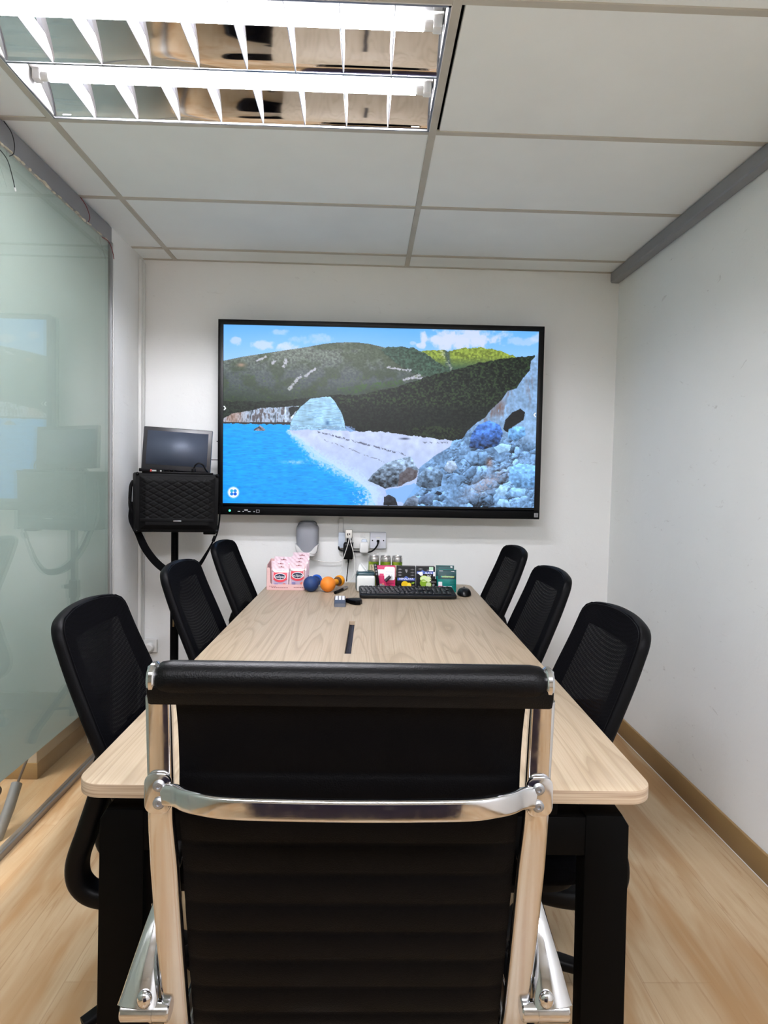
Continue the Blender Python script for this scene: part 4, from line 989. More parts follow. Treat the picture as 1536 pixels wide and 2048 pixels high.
PVC = M('white_pvc', (222, 222, 220), 0.4); PVCB = M('bluish_pvc', (196, 206, 220), 0.4)
b = B(); b.box((-0.133, WY - 0.008, 1.02), (0.024, 0.016, 0.1), bev=0.002); tag(b.build('cable_trunking', PVC), 'short vertical white trunking from the socket row up behind the big screen', 'trunking')
t = thing('wall_box', 'narrow bluish surface box at the left end of the socket row', 'socket box', (-0.127, WY, 0.952))
b = B(); b.box((0, -0.018, 0), (0.036, 0.036, 0.084), bev=0.003); b.build('body', PVCB, t)
t = thing('double_socket', 'white double wall socket in the middle of the socket row', 'socket', (-0.042, WY, 0.953))
b = B(); b.box((0, -0.016, 0), (0.132, 0.032, 0.088), bev=0.004); b.build('face_plate', WHITE, t)
for x in (-0.035, 0.03):
    b = B(); b.box((x - 0.008, -0.034, 0.024), (0.011, 0.005, 0.018), bev=0.001, rot=(R(6), 0, 0)); b.box((x + 0.006, -0.034, 0.024), (0.011, 0.005, 0.018), bev=0.001); b.build('rocker_switch', WHITE, t)
    b = B()
    for q in ((0, 0.004, .004, .008), (-.011, -.014, .007, .004), (.011, -.014, .007, .004)): b.box((x + q[0], -0.0322, q[1]), (q[2], 0.001, q[3]))
    b.build('pin_hole', BLACK, t)
t = thing('data_socket', 'white single data outlet plate at the right end of the socket row', 'socket', (0.068, WY, 0.954))
b = B(); b.box((0, -0.014, 0), (0.086, 0.028, 0.088), bev=0.003); b.build('face_plate', M('socket_cool_white', (214, 216, 226), 0.35), t)
for s in (-1, 1):
    b = B(); b.cyl((s * 0.03, -0.0275, 0), (s * 0.03, -0.03, 0), 0.0036, n=12); b.build('screw', DARK, t)
b = B(); b.box((0, -0.029, 0.016), (0.021, 0.003, 0.008)); b.build('label_window', WHITE, t)
b = B(); b.box((0, -0.034, -0.002), (0.015, 0.016, 0.012), bev=0.002); b.build('jack_plug', BLACK, t)
b = B(); b.tube(smooth_path([(0.068, 3.62, 0.948), (0.064, 3.608, 0.93), (0.045, 3.61, 0.905), (0.02, 3.618, 0.892), (-0.03, 3.625, 0.892), (-0.1, 3.625, 0.894), (-0.136, 3.625, 0.9), (-0.142, 3.62, 0.912), (-0.142, 3.63, 0.918)], 6), 0.0042, 8); tag(b.build('data_cable', BLACK), 'thick black cable running from the data outlet left under the sockets', 'cable')
t = thing('usb_charger', 'small white charger cube in the top of the left socket, two white leads plugged in', 'charger', (-0.089, WY - 0.034, 0.99))
b = B(); b.box((0, -0.022, 0), (0.036, 0.042, 0.044), bev=0.004); b.build('body', M('charger_ivory', (226, 222, 214), 0.35), t)
b = B()
for x in (-.005, .005): b.box((x, -0.0435, -0.002), (0.005, 0.002, 0.012))
b.build('ports', DARK, t)
t = thing('power_adapter', 'black power adapter block hanging from the left socket above the table', 'adapter', (-0.091, WY - 0.04, 0.9))
b = B(); b.prism(rrect(0.052, 0.092, (0.006, 0.014, 0.014, 0.006), 4), 0.034, facing(0, -0.0, 0), bev=0.004); b.box((0, -0.018, 0.052), (0.018, 0.022, 0.03), bev=0.005); b.build('body', BLACK, t)
b = B(); b.box((0, -0.0345, 0.032), (0.034, 0.001, 0.003)); b.build('grey_print', M('print_grey', (96, 96, 98), 0.5), t)
b = B(); b.cyl((0.002, -0.018, -0.044), (0.002, -0.02, -0.066), 0.006, 0.003, n=12); b.build('strain_relief', BLACK, t)
b = B(); b.tube(smooth_path([(-0.089, 3.6, 0.84), (-0.092, 3.598, 0.79), (-0.096, 3.594, 0.74), (-0.1, 3.6, 0.6), (-0.09, 3.61, 0.35), (-0.05, 3.6, 0.1), (-0.03, 3.57, 0.004)], 6), 0.0026, 8); tag(b.build('adapter_lead', BLACK), 'thin black lead dropping straight from the power adapter behind the table edge', 'cable')
t = thing('phone_charger', 'white rounded square charger plugged into the right half of the double socket', 'charger', (-0.006, WY - 0.033, 0.918))
b = B(); b.prism(rrect(0.047, 0.058, 0.011, 5), 0.034, facing(0, 0, 0), bev=0.005, seg=3); b.build('body', M('charger_white', (230, 230, 230), 0.3), t)
b = B(); b.prism(rrect(0.03, 0.03, 0.01, 4), 0.018, facing(0, -0.0, 0.028), bev=0.003); b.build('plug_top', PVCB, t)
b = B(); b.box((0.062, WY - 0.012, 0.874), (0.026, 0.024, 0.026), bev=0.003); tag(b.build('small_junction_box', PVC), 'tiny white wall box below the data outlet, just over the cans', 'box')
CABW = M('white_cable', (228, 226, 222), 0.4)
b = B(); b.tube(smooth_path([(-0.086, 3.578, 0.985), (-0.088, 3.56, 0.955), (-0.1, 3.552, 0.91), (-0.118, 3.55, 0.85), (-0.124, 3.545, 0.8), (-0.135, 3.5, 0.775), (-0.15, 3.44, 0.7555)], 6), 0.0019, 8); tag(b.build('charging_lead', CABW), 'white lead falling from the charger cube over the black adapter towards the orange dumbbell', 'cable', None)
b = B(); b.tube(smooth_path([(-0.082, 3.578, 0.985), (-0.079, 3.56, 0.955), (-0.066, 3.552, 0.91), (-0.056, 3.548, 0.86), (-0.054, 3.54, 0.81), (-0.062, 3.5, 0.775), (-0.085, 3.45, 0.757), (-0.125, 3.44, 0.7545)], 6), 0.0019, 8); tag(b.build('charging_lead', CABW), 'white lead looping out to the right of the black adapter', 'cable', None)
b = B(); b.tube(smooth_path([(-0.335, 3.63, 0.872), (-0.32, 3.628, 0.858), (-0.285, 3.63, 0.848), (-0.24, 3.632, 0.836), (-0.19, 3.634, 0.832), (-0.14, 3.634, 0.836), (-0.115, 3.634, 0.85), (-0.1, 3.64, 0.89), (-0.09, 3.64, 0.907)], 6), 0.0022, 8); tag(b.build('dispenser_lead', CABW), 'white lead sagging along the wall from the grey dispenser to the sockets', 'cable')
# corner conduits, plug, loose wires on the left
for y, w, d, lb in ((3.583, 0.022, 0.016, 'narrow white trunking up the pier, the one nearer the frosted glass'), (3.635, 0.034, 0.012, 'wider white trunking up the pier, right in the corner')):
    b = B(); b.box((-1.195 + d / 2, y, 1.195), (d, w, 2.39), bev=0.003); tag(b.build('cable_trunking', PVC), lb, 'trunking')
t = thing('corner_plug', 'round white plug low in the left corner behind the near mesh chair', 'plug', (-1.148, WY - 0.001, 0.36))
b = B(); b.box((0, -0.012, 0), (0.07, 0.024, 0.07), bev=0.004); b.build('face_plate', WHITE, t)
b = B(); b.cyl((0, -0.024, 0.0), (0, -0.058, -0.004), 0.024, n=24, bev=0.006); b.build('plug_body', WHITE, t)
WB = M('black_wire', (18, 18, 18), 0.5); WRD = M('red_wire', (120, 30, 34), 0.5)
for pts, m, lb in (([(-1.186, 2.262, 2.409), (-1.178, 2.292, 2.39), (-1.178, 2.312, 2.36), (-1.18, 2.31, 2.33), (-1.186, 2.296, 2.315)], WB, 'black wire curling down the grey header at the far left edge'),
                   ([(-1.186, 2.22, 2.31), (-1.176, 2.26, 2.29), (-1.176, 2.29, 2.255), (-1.178, 2.312, 2.222)], WB, 'straight black wire with a white tip hanging over the frosted glass'),
                   ([(-1.186, 2.846, 2.405), (-1.178, 2.88, 2.385), (-1.178, 2.918, 2.355), (-1.184, 2.918, 2.334)], WRD, 'dark red wire curving across the grey header'),
                   ([(-1.186, 3.07, 2.325), (-1.172, 3.11, 2.318), (-1.17, 3.15, 2.29), (-1.172, 3.172, 2.262)], WRD, 'dark red wire end sticking out at the top of the plaster pier')):
    b = B(); b.tube(smooth_path(pts, 6), 0.0016, 6); w_ = tag(b.build('loose_wire', m), lb, 'wire')
    if 'white tip' in lb:
        b = B(); b.tube([(-1.178, 2.312, 2.222), (-1.178, 2.318, 2.212)], 0.0026, 6); b.build('bare_tip', WHITE, w_)
# ------------------------------------------------------------------ things on the table
PINKC = M('pink_carton', (228, 188, 186), 0.55); PINKP = M('pale_pink_foil', (238, 214, 224), 0.35, 0.05); PRED = M('red_print', (214, 62, 78), 0.35)
NAVY = M('navy_print', (28, 34, 66), 0.4); PWHITE = M('white_print', (240, 240, 244), 0.4); PEACH = M('peach_print', (222, 122, 104), 0.45); LILAC = M('lilac_foil', (206, 186, 214), 0.3, 0.15)
MAROON = M('maroon_print', (150, 84, 88), 0.5); SILVER = M('silver_foil', (226, 216, 222), 0.22, 0.6); BLUEP = M('blue_print', (62, 92, 168), 0.45)
t = thing('display_tray', 'pink open front cardboard tray full of pouches on the far left of the table', 'tray', (-0.374, 3.195, TZ), R(0.6))
b = B()
front = [(-0.09, 0), (0.09, 0), (0.09, 0.098), (0.083, 0.1), (0.08, 0.034), (0.076, 0.028), (-0.066, 0.028), (-0.071, 0.034), (-0.073, 0.1), (-0.078, 0.108), (-0.09, 0.106)]
b.prism(front, 0.002, facing(0, 0.002, 0))
for s in (-1, 1): b.prism([(0, 0), (0.15, 0), (0.15, 0.13), (0.012, 0.118), (0, 0.106 if s < 0 else 0.098)], 0.002, Matrix(((0, 0, 1, s * 0.089 - 0.001), (1, 0, 0, 0), (0, 1, 0, 0), (0, 0, 0, 1))))
b.box((0, 0.149, 0.066), (0.18, 0.002, 0.132)); b.box((0, 0.075, 0.001), (0.18, 0.15, 0.002))
for x, z, w in ((-0.072, .0185, .05), (-0.06, .0125, .13), (0.045, .0145, .1)):
    k = -w / 2 
    xx = x - 0.006
    while xx < x + w * .55:
        l = random.uniform(.004, .009); b.box((xx + l / 2, -0.0004, z), (l, 0.0006, 0.0026), m=1); xx += l + .0018
b.build('carton', [PINKC, MAROON], t)
def mint_pouch():
    """pillow pouch with hang header; local origin bottom centre, faces -y"""
    b = B(); W, H = 0.08, 0.118
    def puff(u, v): return 0.011 * (math.sin(PI * min(1, max(0, u))) * math.sin(PI * min(1, max(0, (v - .05) / .7)))) ** 0.6 if .05 < v < .75 else 0
    nz = lambda u, v: 0.0006 * math.sin(u * 23 + v * 29) * (1 if v > .68 or v < .1 else .3)
    b.grid(lambda u, v: ((u - .5) * W, -0.0008 - puff(u, v) + nz(u, v), v * H), 20, 30, 0); b.grid(lambda u, v: ((.5 - u) * W, 0.0008 + puff(u, v) * .7 + nz(u, v), v * H), 20, 30, 0)
    def patch(x0, x1, z0, z1, m, n=14, d=0.0005):
        b.grid(lambda u, v: ((x0 + (x1 - x0) * u), -0.0008 - puff((x0 + (x1 - x0) * u) / W + .5, (z0 + (z1 - z0) * v) / H) + nz((x0 + (x1 - x0) * u) / W + .5, (z0 + (z1 - z0) * v) / H) - d, z0 + (z1 - z0) * v), n, n, m)
    patch(-.039, .039, 0.0, 0.008, 4); patch(-.039, .039, 0.08, 0.09, 4)
    patch(-.032, .032, 0.041, 0.079, 1)
    patch(-.032, .032, 0.009, 0.043, 5, d=.0007)
    # red lobe below the oval, oval, lettering, fruit, small print
    def disc(cx, cz, rx, rz, m, d, n=28):
        vs = [b.bm.verts.new((cx + rx * math.cos(2 * PI * k / n), -0.0008 - puff((cx) / W + .5, cz / H) - d, cz + rz * math.sin(2 * PI * k / n))) for k in range(n)]
        b._fin([b.bm.faces.new(vs)], m)
    disc(0, 0.05, 0.03, 0.017, 1, .0012); disc(0, 0.059, 0.0275, 0.0155, 3, .0022); disc(0, 0.059, 0.0245, 0.013, 2, .0028)
    b.text('eclipse', facing(0.0, -0.0155, 0.0585), 0.0185, 3, squash=0.92, shear=0.15)
    disc(0.02, 0.022, 0.008, 0.006, 6, .0022); disc(0.024, 0.016, 0.007, 0.008, 1, .002)
    for k in range(2): b.box((-0.018, -0.0118, 0.024 - .006 * k), (0.016, 0.0006, 0.0026), m=7)
    b.box((0.004, -0.0016, 0.1045), (0.026, 0.0012, 0.0026), m=8); b.box((0.004, -0.0016, 0.1065), (0.006, 0.0012, 0.004), m=8)
    return b.build('mint_pouch', [PINKP, PRED, NAVY, PWHITE, SILVER, LILAC, PEACH, BLUEP, MAROON], sharp=50)
mp = mint_pouch(); Gm = 'pouches in the pink tray'
tag(mp, 'front left silver and red pouch in the pink tray', 'pouch', Gm); mp.location = (-0.402, 3.212, 0.7525); mp.rotation_euler = (R(-7), 0, 0)
for x, y, z, rx, rz, lb in ((-0.318, 3.206, 0.762, -3, 0, 'front right silver and red pouch in the pink tray'), (-0.408, 3.238, 0.765, -5, 2, 'pouch directly behind the front left one in the pink tray'), (-0.32, 3.236, 0.776, -4, -2, 'pouch directly behind the front right one in the pink tray'),
                            (-0.398, 3.268, 0.782, -3, -2, 'third pouch back on the left side of the pink tray'), (-0.316, 3.266, 0.787, -3, 1, 'third pouch back on the right side of the pink tray'), (-0.312, 3.3, 0.801, -2, -3, 'tallest rearmost pouch in the pink tray, right side')):
    dup(mp, (x, y, z), (R(rx), 0, R(rz)), lb, Gm)

def dumbbell(loc, rz, cols, label):
    t = thing('dumbbell', label, 'dumbbell', loc, rz, 'small round headed dumbbells on the table')
    r = 0.0365
    b = B(); b.sphere((0, 0, r), r); b.build('head', cols[0], t)
    b = B(); b.sphere((0, 0.125, r), 0.027); b.build('head', cols[1], t)
    b = B(); b.cyl((0, 0.03, r), (0, 0.104, r), 0.014); b.cyl((0, 0.032, r), (0, 0.04, r), 0.02); b.build('handle', cols[1], t)
    b = B(); b.cyl((0, 0.088, r), (0, 0.106, r), 0.018, 0.0225); b.build('handle_ring', cols[2], t)
dumbbell((-0.252, 3.17, TZ), R(-8), (M('navy_rubber', (16, 52, 104), 0.6), M('blue_rubber', (20, 84, 178), 0.55), M('navy_rubber', (16, 52, 104))), 'blue dumbbell with round heads, pointing away beside the pink tray')
dumbbell((-0.172, 3.168, TZ), R(-23), (M('orange_rubber', (232, 132, 36), 0.6), M('amber_rubber', (240, 158, 24), 0.55), M('brown_ring', (92, 60, 34), 0.5)), 'orange dumbbell with round heads, to the right of the blue one')
t = thing('marker_pen', 'black marker with a clear cap lying on the table in front of the orange dumbbell', 'pen', (-0.136, 3.105, TZ + 0.0075), R(-18))
b = B(); b.lathe([(0.004, 0), (0.0073, 0.004), (0.0073, 0.1)], Euler((R(-90), 0, 0)).to_matrix().to_4x4(), 18); b.build('barrel', BLACK, t)
b = B(); b.lathe([(0.0068, 0.1), (0.0068, 0.165), (0.005, 0.172)], Euler((R(-90), 0, 0)).to_matrix().to_4x4(), 18); b.box((0, 0.135, 0.0075), (0.004, 0.05, 0.002)); b.build('cap', M('smoky_cap', (120, 112, 108), 0.2), t)
t = thing('key_remote', 'small dark remote with twelve white keys lying before the keyboard', 'remote', (-0.101, 2.80, TZ), R(2))
b = B(); b.prism([(0, 0), (0.14, 0.0), (0.14, 0.022), (0.03, 0.024), (0.004, 0.014)], 0.048, Matrix(((0, 0, 1, -0.024), (1, 0, 0, 0), (0, 1, 0, 0), (0, 0, 0, 1))), bev=0.003); b.build('body', M('slate_plastic', (66, 70, 82), 0.4), t)
for i in range(3):
    for j in range(4):
        b = B(); b.box((-0.0145 + 0.0145 * i, 0.045 + 0.0235 * j, 0.0245), (0.011, 0.017, 0.004), bev=0.001); b.build('key', PWHITE, t)
t = thing('pointer_gadget', 'flat black wedge shaped gadget lying to the right of the white keyed remote', 'gadget', (-0.044, 2.895, TZ), R(4))
b = B(); b.prism([(-0.036, 0.014), (-0.016, -0.03), (0.004, -0.05), (0.024, -0.046), (0.034, -0.02), (0.033, 0.016), (0.01, 0.03)], 0.02, Matrix(), bev=0.005, seg=3); b.build('body', BLACK, t)
b = B(); b.box((-0.028, 0.012, 0.0195), (0.006, 0.004, 0.002)); b.build('red_mark', M('red_switch', (180, 40, 34)), t)

# keyboard
t = thing('keyboard', 'full size black computer keyboard in front of the sweet boxes', 'keyboard', (0.196, 3.085, TZ), R(2.2))
tilt = Euler((R(7), 0, 0)).to_matrix().to_4x4(); KX = Matrix.Translation((0, -0.075, 0.008)) @ tilt
KB = M('keyboard_black', (13, 13, 14), 0.45, spec=0.3); KC = M('keycap_black', (20, 20, 22), 0.4, spec=0.35); KL = M('key_legend', (150, 150, 152), 0.6)
b = B(); b.prism(rrect(0.44, 0.15, 0.012, 4), 0.016, KX @ Matrix.Translation((0, 0.075, -0.006)), bev=0.004); b.build('case', KB, t)
for s in (-1, 1):
    b = B(); b.box((s * 0.18, 0.062, 0.009), (0.03, 0.008, 0.018), bev=0.002); b.build('tilt_foot', KB, t)
rows = [(0.132, [(-0.205 + 0.0197 * k, 0.0155) for k in range(13)] + [(0.062 + 0.0185 * k, .0155) for k in range(3)] + [(0.124 + 0.0235 * k, .012) for k in range(4)]),
        (0.106, [(-0.205 + 0.0192 * k, 0.0165) for k in range(14)] + [(0.062 + 0.0185 * k, .0165) for k in range(3)] + [(0.124 + 0.021 * k, .0175) for k in range(4)]),
        (0.086, [(-0.202 + 0.0192 * k, 0.0165) for k in range(14)] + [(0.062 + 0.0185 * k, .0165) for k in range(3)] + [(0.124 + 0.021 * k, .0175) for k in range(4)]),
        (0.066, [(-0.199 + 0.0192 * k, 0.0165) for k in range(12)] + [(0.035, .03)] + [(0.124 + 0.021 * k, .0175) for k in range(3)]),
        (0.046, [(-0.195 + 0.0192 * k, 0.0165) for k in range(11)] + [(0.029, .042)] + [(0.0805, .0165)] + [(0.124 + 0.021 * k, .0175) for k in range(4)]),
        (0.026, [(-0.203, .022), (-0.179, .018), (-0.158, .018), (-0.092, .105), (-0.026, .018), (-0.004, .018), (0.017, .018), (0.04, .02)] + [(0.062 + 0.0185 * k, .0165) for k in range(3)] + [(0.134, .038), (0.166, .0175), (0.187, .0175)])]
kcount = 0
for z, ks in rows:
    for x, w in ks:
        kcount += 1
        b = B(); X = KX @ Matrix.Translation((x, z, 0.0118))
        b.box((0, 0, 0), (w, 0.0165 if z < .12 else 0.012, 0.005), bev=0.0016, seg=1, mat=X)
        if w < 0.03: b.box((-0.0025, 0.002, 0.0026), (0.0042, 0.0045, 0.0004), m=1, mat=X)
        b.build('key', [KC, KL], t)
b = B(); b.box((0.187, 0.124, 0.0125), (0.03, 0.006, 0.001), mat=KX); b.build('status_lights', DARK, t)
t = thing('computer_mouse', 'black computer mouse at the right end of the keyboard', 'mouse', (0.468, 3.14, TZ), R(-6))
b = B()
def mfn(u, v):
    a = 2 * PI * u; r = math.sin(PI / 2 * v) ** 0.7
    return (0.033 * r * math.cos(a) * (1 + .12 * math.sin(a)), 0.055 * r * math.sin(a), 0.004 + 0.031 * max(0.0, 1 - r ** 3.2) ** 0.6)
b.grid(mfn, 32, 14); b.cyl((0, 0, 0), (0, 0, 0.004), 0.028); b.build('shell', M('mouse_black', (9, 9, 10), 0.4, spec=0.3), t, sharp=None)
b = B(); b.cyl((-0.0035, 0.03, 0.027), (0.0035, 0.03, 0.027), 0.0085, n=18); b.build('scroll_wheel', DARK, t)

# tissue pack
t = thing('tissue_pack', 'white tissue pack with dark green top behind the left end of the keyboard', 'tissues', (0.004, 3.222, TZ), R(3))
b = B(); b.prism(rrect(0.088, 0.1, 0.012, 4), 0.078, Matrix(), bev=0.01, seg=3); b.build('pack', M('tissue_wrap_white', (226, 228, 226), 0.45, bump=0.3, bscale=60), t)
b = B(); b.prism(rrect(0.0885, 0.092, 0.014, 4), 0.022, Matrix.Translation((0, 0.006, 0.072)), bev=0.012, seg=3); b.prism(rrect(0.012, 0.096, 0.005, 3), 0.07, Matrix.Translation((-0.0398, 0.006, 0.006)), bev=0.004); b.build('top_wrap', M('dark_teal_wrap', (30, 62, 70), 0.35), t)
b = B()
def tfn(u, v):
    a = (u - .5) * 2; w = 0.026 * (1 - v) ** 0.8 + 0.002
    return (-0.012 + a * w - 0.012 * v, 0.004 * math.sin(a * 4 + v * 5) + 0.006 * v, 0.092 + 0.046 * v - 0.006 * a * a)
b.grid(tfn, 14, 12, 0, lambda u, v: (0, 0.0015, 0)); b.build('tissue', M('tissue_paper', (238, 240, 240), 0.9), t)

# drink cans
def can_mat():
    nt = NT('green_can_label'); v = nt.coords((40, 40, 14)); n = nt.noise(v, 1.1, 3)
    return nt.done(nt.bsdf(nt.ramp(n, [(0.35, lin((74, 112, 30))), (0.55, lin((140, 168, 42))), (0.75, lin((178, 190, 60)))]), 0.28, 0.35))
CAN = can_mat(); TIN = M('can_aluminium', (196, 194, 192), 0.28, 0.85); CREAM = M('cream_print', (206, 196, 168), 0.45); CBRN = M('brown_print', (112, 84, 60), 0.5)
def can(loc, rz, label):
    t = thing('drink_can', label, 'can', loc, rz, 'green drink cans behind the sweet boxes')
    b = B(); b.lathe([(0.0205, 0), (0.0235, 0.004), (0.0265, 0.012), (0.0265, 0.124)], n=32); b.build('label_sleeve', CAN, t)
    b = B(); b.lathe([(0.0265, 0.124), (0.0265, 0.1385), (0.0258, 0.1415), (0.0236, 0.148), (0.0245, 0.1515), (0.0238, 0.153), (0.0222, 0.150), (0.004, 0.151)], n=32); b.build('shoulder', TIN, t)
    b = B(); b.prism(rrect(0.012, 0.02, 0.005, 3), 0.0012, Matrix.Translation((0, -0.004, 0.152)), bev=0.0004, seg=1); b.build('ring_pull', TIN, t)
    b = B()
    b.grid(lambda u, v: (0.0268 * math.sin((u - .5) * 1.15), -0.0268 * math.cos((u - .5) * 1.15), 0.05 + 0.06 * v), 10, 1)
    for k, ch_ in enumerate('LIME'):
        b.text(ch_, facing(0.0, -0.0272, 0.1015 - 0.0135 * k), 0.017, 1, squash=1.4)
    b.build('name_panel', [CREAM, CBRN], t)
for x, rz, lb in ((0.044, -20, 'leftmost of three green drink cans behind the sweet boxes, by the tissue pack'), (0.103, 42, 'middle one of three green drink cans behind the sweet boxes'), (0.161, 6, 'rightmost of three green drink cans behind the sweet boxes')):
    can((x, 3.372, TZ), R(rz), lb)

# four boxes of sweets
MAG = M('magenta_card', (206, 28, 96), 0.4); BCARD = M('black_card', (7, 7, 9), 0.4, spec=0.2); TEAL = M('teal_foil', (12, 128, 122), 0.32, 0.15); DTEAL = M('dark_teal_print', (8, 62, 66), 0.4)
GREYC = M('grey_card_edge', (168, 168, 170), 0.55); MTN = M('mountain_blue', (52, 86, 176), 0.45); LEM = M('lemon_yellow', (246, 206, 20), 0.45); LIMEG = M('lime_green', (134, 176, 40), 0.45); LIMEP = M('lime_flesh', (206, 222, 166), 0.45); GOLD = M('gold_print', (214, 196, 92), 0.4); GREYP = M('grey_print', (126, 126, 130), 0.5)
SA = math.atan2(0.018, 0.062)
def carton(b, W, side_m, front_m, H=0.118):
    b.prism([(0, 0), (0.052, 0), (0.052, H), (0.018, H), (0, 0.056)], W, Matrix(((0, 0, 1, -W / 2), (1, 0, 0, 0), (0, 1, 0, 0), (0, 0, 0, 1))), m=front_m, bev=0.001, seg=1, msid=front_m)
    for f in b.bm.faces:
        f.normal_update()
        if abs(f.normal.x) > 0.8: f.material_index = side_m
def fr(x, z, d=0.0004):
    """matrix on the front of a carton: upright below 0.056, leaning above"""
    if z <= 0.056: return facing(x, -d, z)
    return facing(x, 0.018 * (z - 0.056) / 0.062 - d * math.cos(SA), z + d * math.sin(SA), rx=-SA)
def rect(b, x, z, w, h, m, d=0.0004): b.prism(rrect(w, h, min(w, h) * 0.08, 2), 0.0003, fr(x, z, d), m)
def disc(b, x, z, rx, rz, m, d=0.0006, n=24): b.prism([(rx * math.cos(2 * PI * k / n), rz * math.sin(2 * PI * k / n)) for k in range(n)], 0.0003, fr(x, z, d), m)
Gb = 'boxes of sweets behind the keyboard'
# magenta
b = B(); carton(b, 0.092, 1, 0)
rect(b, -0.012, 0.088, 0.066, 0.03, 2); rect(b, 0.0, 0.108, 0.088, 0.012, 0, .0006); rect(b, -0.03, 0.02, 0.03, 0.03, 3); disc(b, -0.012, 0.022, 0.010, 0.012, 4); disc(b, -0.004, 0.016, 0.009, 0.010, 3, .001); disc(b, -0.012, 0.034, 0.005, 0.005, 5, .001)
rect(b, -0.02, 0.078, 0.02, 0.009, 0, .001); rect(b, 0.022, 0.036, 0.04, 0.002, 6); rect(b, 0.022, 0.028, 0.014, 0.004, 6)
o = b.build('sweet_box', [MAG, GREYC, PWHITE, GREYC, GREYP, PEACH, M('dark_magenta_print', (140, 14, 62), 0.45)]); tag(o, 'magenta box of sweets with a white card taped on, right of the tissue pack', 'box', Gb); o.location = (0.101, 3.222, TZ)
b = B(); b.prism(rrect(0.05, 0.064, 0.008, 4), 0.0012, fr(0.018, 0.0835, 0.002), 0)
for k in range(3): rect(b, 0.016, 0.09 - .012 * k, 0.034, 0.0008, 1, 0.0036)
o2 = b.build('white_card', [PWHITE, GREYP]); tag(o2, 'white card with rounded corners on the front of the magenta box', 'card'); o2.location = o.location
t = thing('stick_remote', 'tall thin black stick with grey buttons leaning on the magenta box', 'remote', (0.066, 3.196, TZ + 0.022), rot=(R(-9), R(-9), 0))
b = B(); b.box((0, 0, 0.055), (0.015, 0.012, 0.115), bev=0.003); b.build('body', BLACK, t)
for k in range(4):
    b = B(); b.box((0.0, -0.0065, 0.062 + .014 * k), (0.008, 0.002, 0.009), bev=0.0008); b.build('button', GREYP, t)
b = B(); b.cyl((0.098, 3.205, TZ + 0.05), (0.122, 3.207, TZ + 0.074), 0.0085, 0.0075, n=16, bev=0.002); o2 = tag(b.build('clip_marker', M('graphite_plastic', (52, 50, 56), 0.45)), 'short dark marker clipped slantwise on the white card', 'marker')
b = B(); b.cyl((0.122, 3.207, TZ + 0.074), (0.127, 3.207, TZ + 0.079), 0.0055, n=12); b.build('tip', PWHITE, o2); 
# black, lemon
b = B(); carton(b, 0.09, 1, 0)
for i, z in enumerate((0.104, 0.090, 0.077)):
    for s in (-1, 1): b.prism([(-0.011, 0), (0, -0.0032), (0.011, 0), (0, 0.0032)], 0.0003, fr(s * 0.03, z, 0.0005), 2 if s < 0 else 3)
b.prism([(-0.006, 0.008), (-0.002, -0.004), (0.002, -0.009), (0.006, -0.002), (0.006, 0.008)], 0.0003, fr(0, 0.096, 0.0005), 2)
rect(b, 0, 0.0585, 0.084, 0.012, 4); b.prism([(-0.016, 0), (0, 0.012), (0.016, 0)], 0.0003, fr(0.0, 0.062, 0.0005), 4)
b.text('HIMALAYA', fr(0.001, 0.0595, 0.0012), 0.0135, 5, squash=1.05)
disc(b, -0.006, 0.034, 0.0165, 0.0155, 6, .0008); disc(b, 0.014, 0.03, 0.0115, 0.0125, 6, .0012); disc(b, 0.014, 0.03, 0.008, 0.009, 7, .0016); b.prism([(0, 0), (0.014, 0.006), (0.02, 0.002), (0.012, -0.004)], 0.0003, fr(0.022, 0.04, 0.001), 8); b.prism([(0, 0), (0.016, 0.003), (0.018, -0.004), (0.008, -0.006)], 0.0003, fr(0.024, 0.026, 0.001), 2); disc(b, 0.038, 0.016, 0.006, 0.004, 5)
o = b.build('sweet_box', [BCARD, BCARD, GREYP, M('dim_grey_print', (84, 82, 82), 0.5), MTN, PWHITE, LEM, M('lemon_flesh', (250, 226, 90), 0.45), LIMEG]); tag(o, 'black box of sweets with a yellow lemon picture, second from the left', 'box', Gb); o.location = (0.199, 3.222, TZ)
# black, limes
b = B(); carton(b, 0.09, 1, 0)
for s, z in ((-1, 0.107), (1, 0.102)): b.prism([(-0.012, 0), (0, -0.003), (0.012, 0), (0, 0.003)], 0.0003, fr(s * 0.02 - .005, z, 0.0005), 2)
rect(b, 0.026, 0.108, 0.02, 0.02, 9); rect(b, 0.026, 0.1, 0.02, 0.005, 5, .0008)
rect(b, 0.0, 0.09, 0.086, 0.012, 4); b.prism([(-0.018, 0), (-0.004, 0.01), (0.012, 0)], 0.0003, fr(-0.012, 0.093, 0.0006), 4); b.prism([(-0.03, 0.003), (-0.004, 0.008), (-0.002, -0.01), (-0.012, -0.012)], 0.0003, fr(-0.012, 0.087, 0.001), 5); rect(b, 0.04, 0.084, 0.008, 0.02, 5, .0009)
b.text('ALAYA', fr(0.014, 0.088, 0.0014), 0.014, 5, squash=0.85); b.text('SALT', fr(0.016, 0.0755, 0.0012), 0.010, 5, squash=0.95)
disc(b, -0.008, 0.062, 0.02, 0.015, 8, .001); disc(b, -0.008, 0.0615, 0.0155, 0.0105, 7, .0014); disc(b, 0.012, 0.06, 0.0145, 0.013, 7, .002); disc(b, -0.012, 0.042, 0.0165, 0.0175, 6, .0022); disc(b, 0.013, 0.034, 0.0145, 0.015, 6, .0028); disc(b, 0.013, 0.034, 0.012, 0.0125, 7, .0032)
rect(b, 0.036, 0.046, 0.034, 0.034, 0, .0012); rect(b, 0.036, 0.048, 0.026, 0.008, 3, .0018); disc(b, 0.037, 0.033, 0.006, 0.006, 2, .0018)
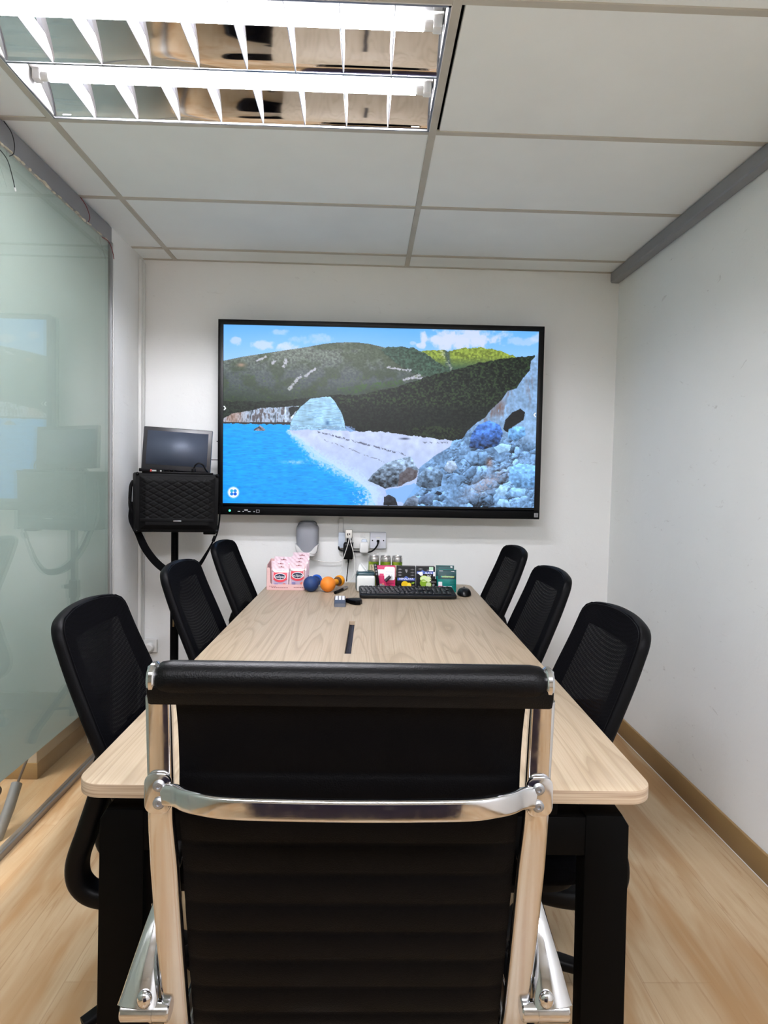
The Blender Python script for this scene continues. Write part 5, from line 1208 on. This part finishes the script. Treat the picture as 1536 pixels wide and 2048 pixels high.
o = b.build('sweet_box', [BCARD, GREYC, GREYP, M('dim_grey_print', (84, 82, 82)), MTN, PWHITE, LIMEG, LIMEP, M('lime_rind', (196, 218, 120), 0.45), M('mint_label', (176, 214, 182), 0.5)]); tag(o, 'black box of sweets with a green lime picture, third from the left', 'box', Gb); o.location = (0.2935, 3.222, TZ)
# teal pouch pair
def teal(label, loc, H, dark):
    b = B(); W = 0.088
    puff = lambda u, v: 0.011 * (max(0, math.sin(PI * u)) * max(0, math.sin(PI * min(1, v * 1.12)))) ** 0.6
    b.grid(lambda u, v: ((u - .5) * W, -puff(u, v) - .0006, v * H), 18, 22, 0); b.grid(lambda u, v: ((.5 - u) * W, puff(u, v) + .0006, v * H), 18, 22, 0)
    def patch(x0, x1, z0, z1, m, d=.0006): b.grid(lambda u, v: (x0 + (x1 - x0) * u, -puff((x0 + (x1 - x0) * u) / W + .5, (z0 + (z1 - z0) * v) / H) - d - .0006, z0 + (z1 - z0) * v), 10, 8, m)
    patch(-W / 2 + .001, W / 2 - .001, H * .58, H * .99, 1)
    if not dark:
        patch(-.03, .03, H * .66, H * .72, 4, .001); patch(.018, .034, H * .9, H * .93, 3, .001); patch(-.038, -.02, H * .93, H * .95, 3, .001)
        b.text('winmax', facing(0.002, -.0155, H * .70), 0.0195, 2, squash=1.0, shear=0.2)
        patch(.012, .036, H * .49, H * .505, 1, .001); patch(.012, .036, H * .42, H * .435, 1, .001); patch(.012, .036, H * .35, H * .365, 1, .001)
        patch(-.042, -.024, H * .24, H * .46, 3, .001); patch(-.03, .022, H * .2, H * .27, 3, .001); patch(-.042, -.018, H * .2, H * .28, 5, .0014)
    else:
        for k in range(4): patch(-.03, .036, H * (.7 + .07 * k), H * (.715 + .07 * k), 0, .001)
        patch(.026, .036, H * .9, H * .97, 3, .001)
    o = b.build('sweet_pouch', [TEAL, DTEAL, GOLD, PWHITE, M('aqua_print', (64, 196, 176), 0.4), MAG], sharp=50); tag(o, label, 'pouch', 'teal pouches at the right end of the row'); o.location = loc; o.rotation_euler = (R(-6), 0, R(-1)); return o
teal('front teal pouch with gold lettering at the right end of the row of sweet boxes', (0.395, 3.21, TZ + .001), 0.108, False)
teal('rear teal pouch standing a little taller behind the gold lettered one', (0.388, 3.243, TZ + .001), 0.124, True)

# ------------------------------------------------------------------ camera and world
w = bpy.data.worlds.new('World'); SC.world = w; w.use_nodes = True
w.node_tree.nodes['Background'].inputs[0].default_value = (0.9, 0.95, 1.0, 1); w.node_tree.nodes['Background'].inputs[1].default_value = 0.02
cam = bpy.data.cameras.new('camera'); co = bpy.data.objects.new('camera', cam); COL.objects.link(co)
f_, p_, y_, r_ = 1353.327, 0.05103, 0.026654, 0.021294
fw = Vector((math.sin(y_) * math.cos(p_), math.cos(y_) * math.cos(p_), -math.sin(p_))); rt = Vector((math.cos(y_), -math.sin(y_), 0)); dn = fw.cross(rt)
rt2 = rt * math.cos(r_) - dn * math.sin(r_); dn2 = rt * math.sin(r_) + dn * math.cos(r_)
co.matrix_world = Matrix(((rt2.x, -dn2.x, -fw.x, 0), (rt2.y, -dn2.y, -fw.y, 0), (rt2.z, -dn2.z, -fw.z, 1.2939), (0, 0, 0, 1)))
cam.sensor_fit = 'VERTICAL'; cam.sensor_height = 36; cam.lens = f_ * 36 / 2048; cam.clip_start = 0.02
SC.camera = co
vs = SC.view_settings; vs.view_transform = 'Standard'; vs.look = 'None'; vs.gamma = 1; vs.use_curve_mapping = False; vs.exposure = 0.14
SC.cycles.max_bounces = 10; SC.cycles.diffuse_bounces = 5; SC.cycles.glossy_bounces = 6; SC.cycles.transparent_max_bounces = 12
SC.cycles.use_denoising = True; SC.cycles.sample_clamp_indirect = 6.0
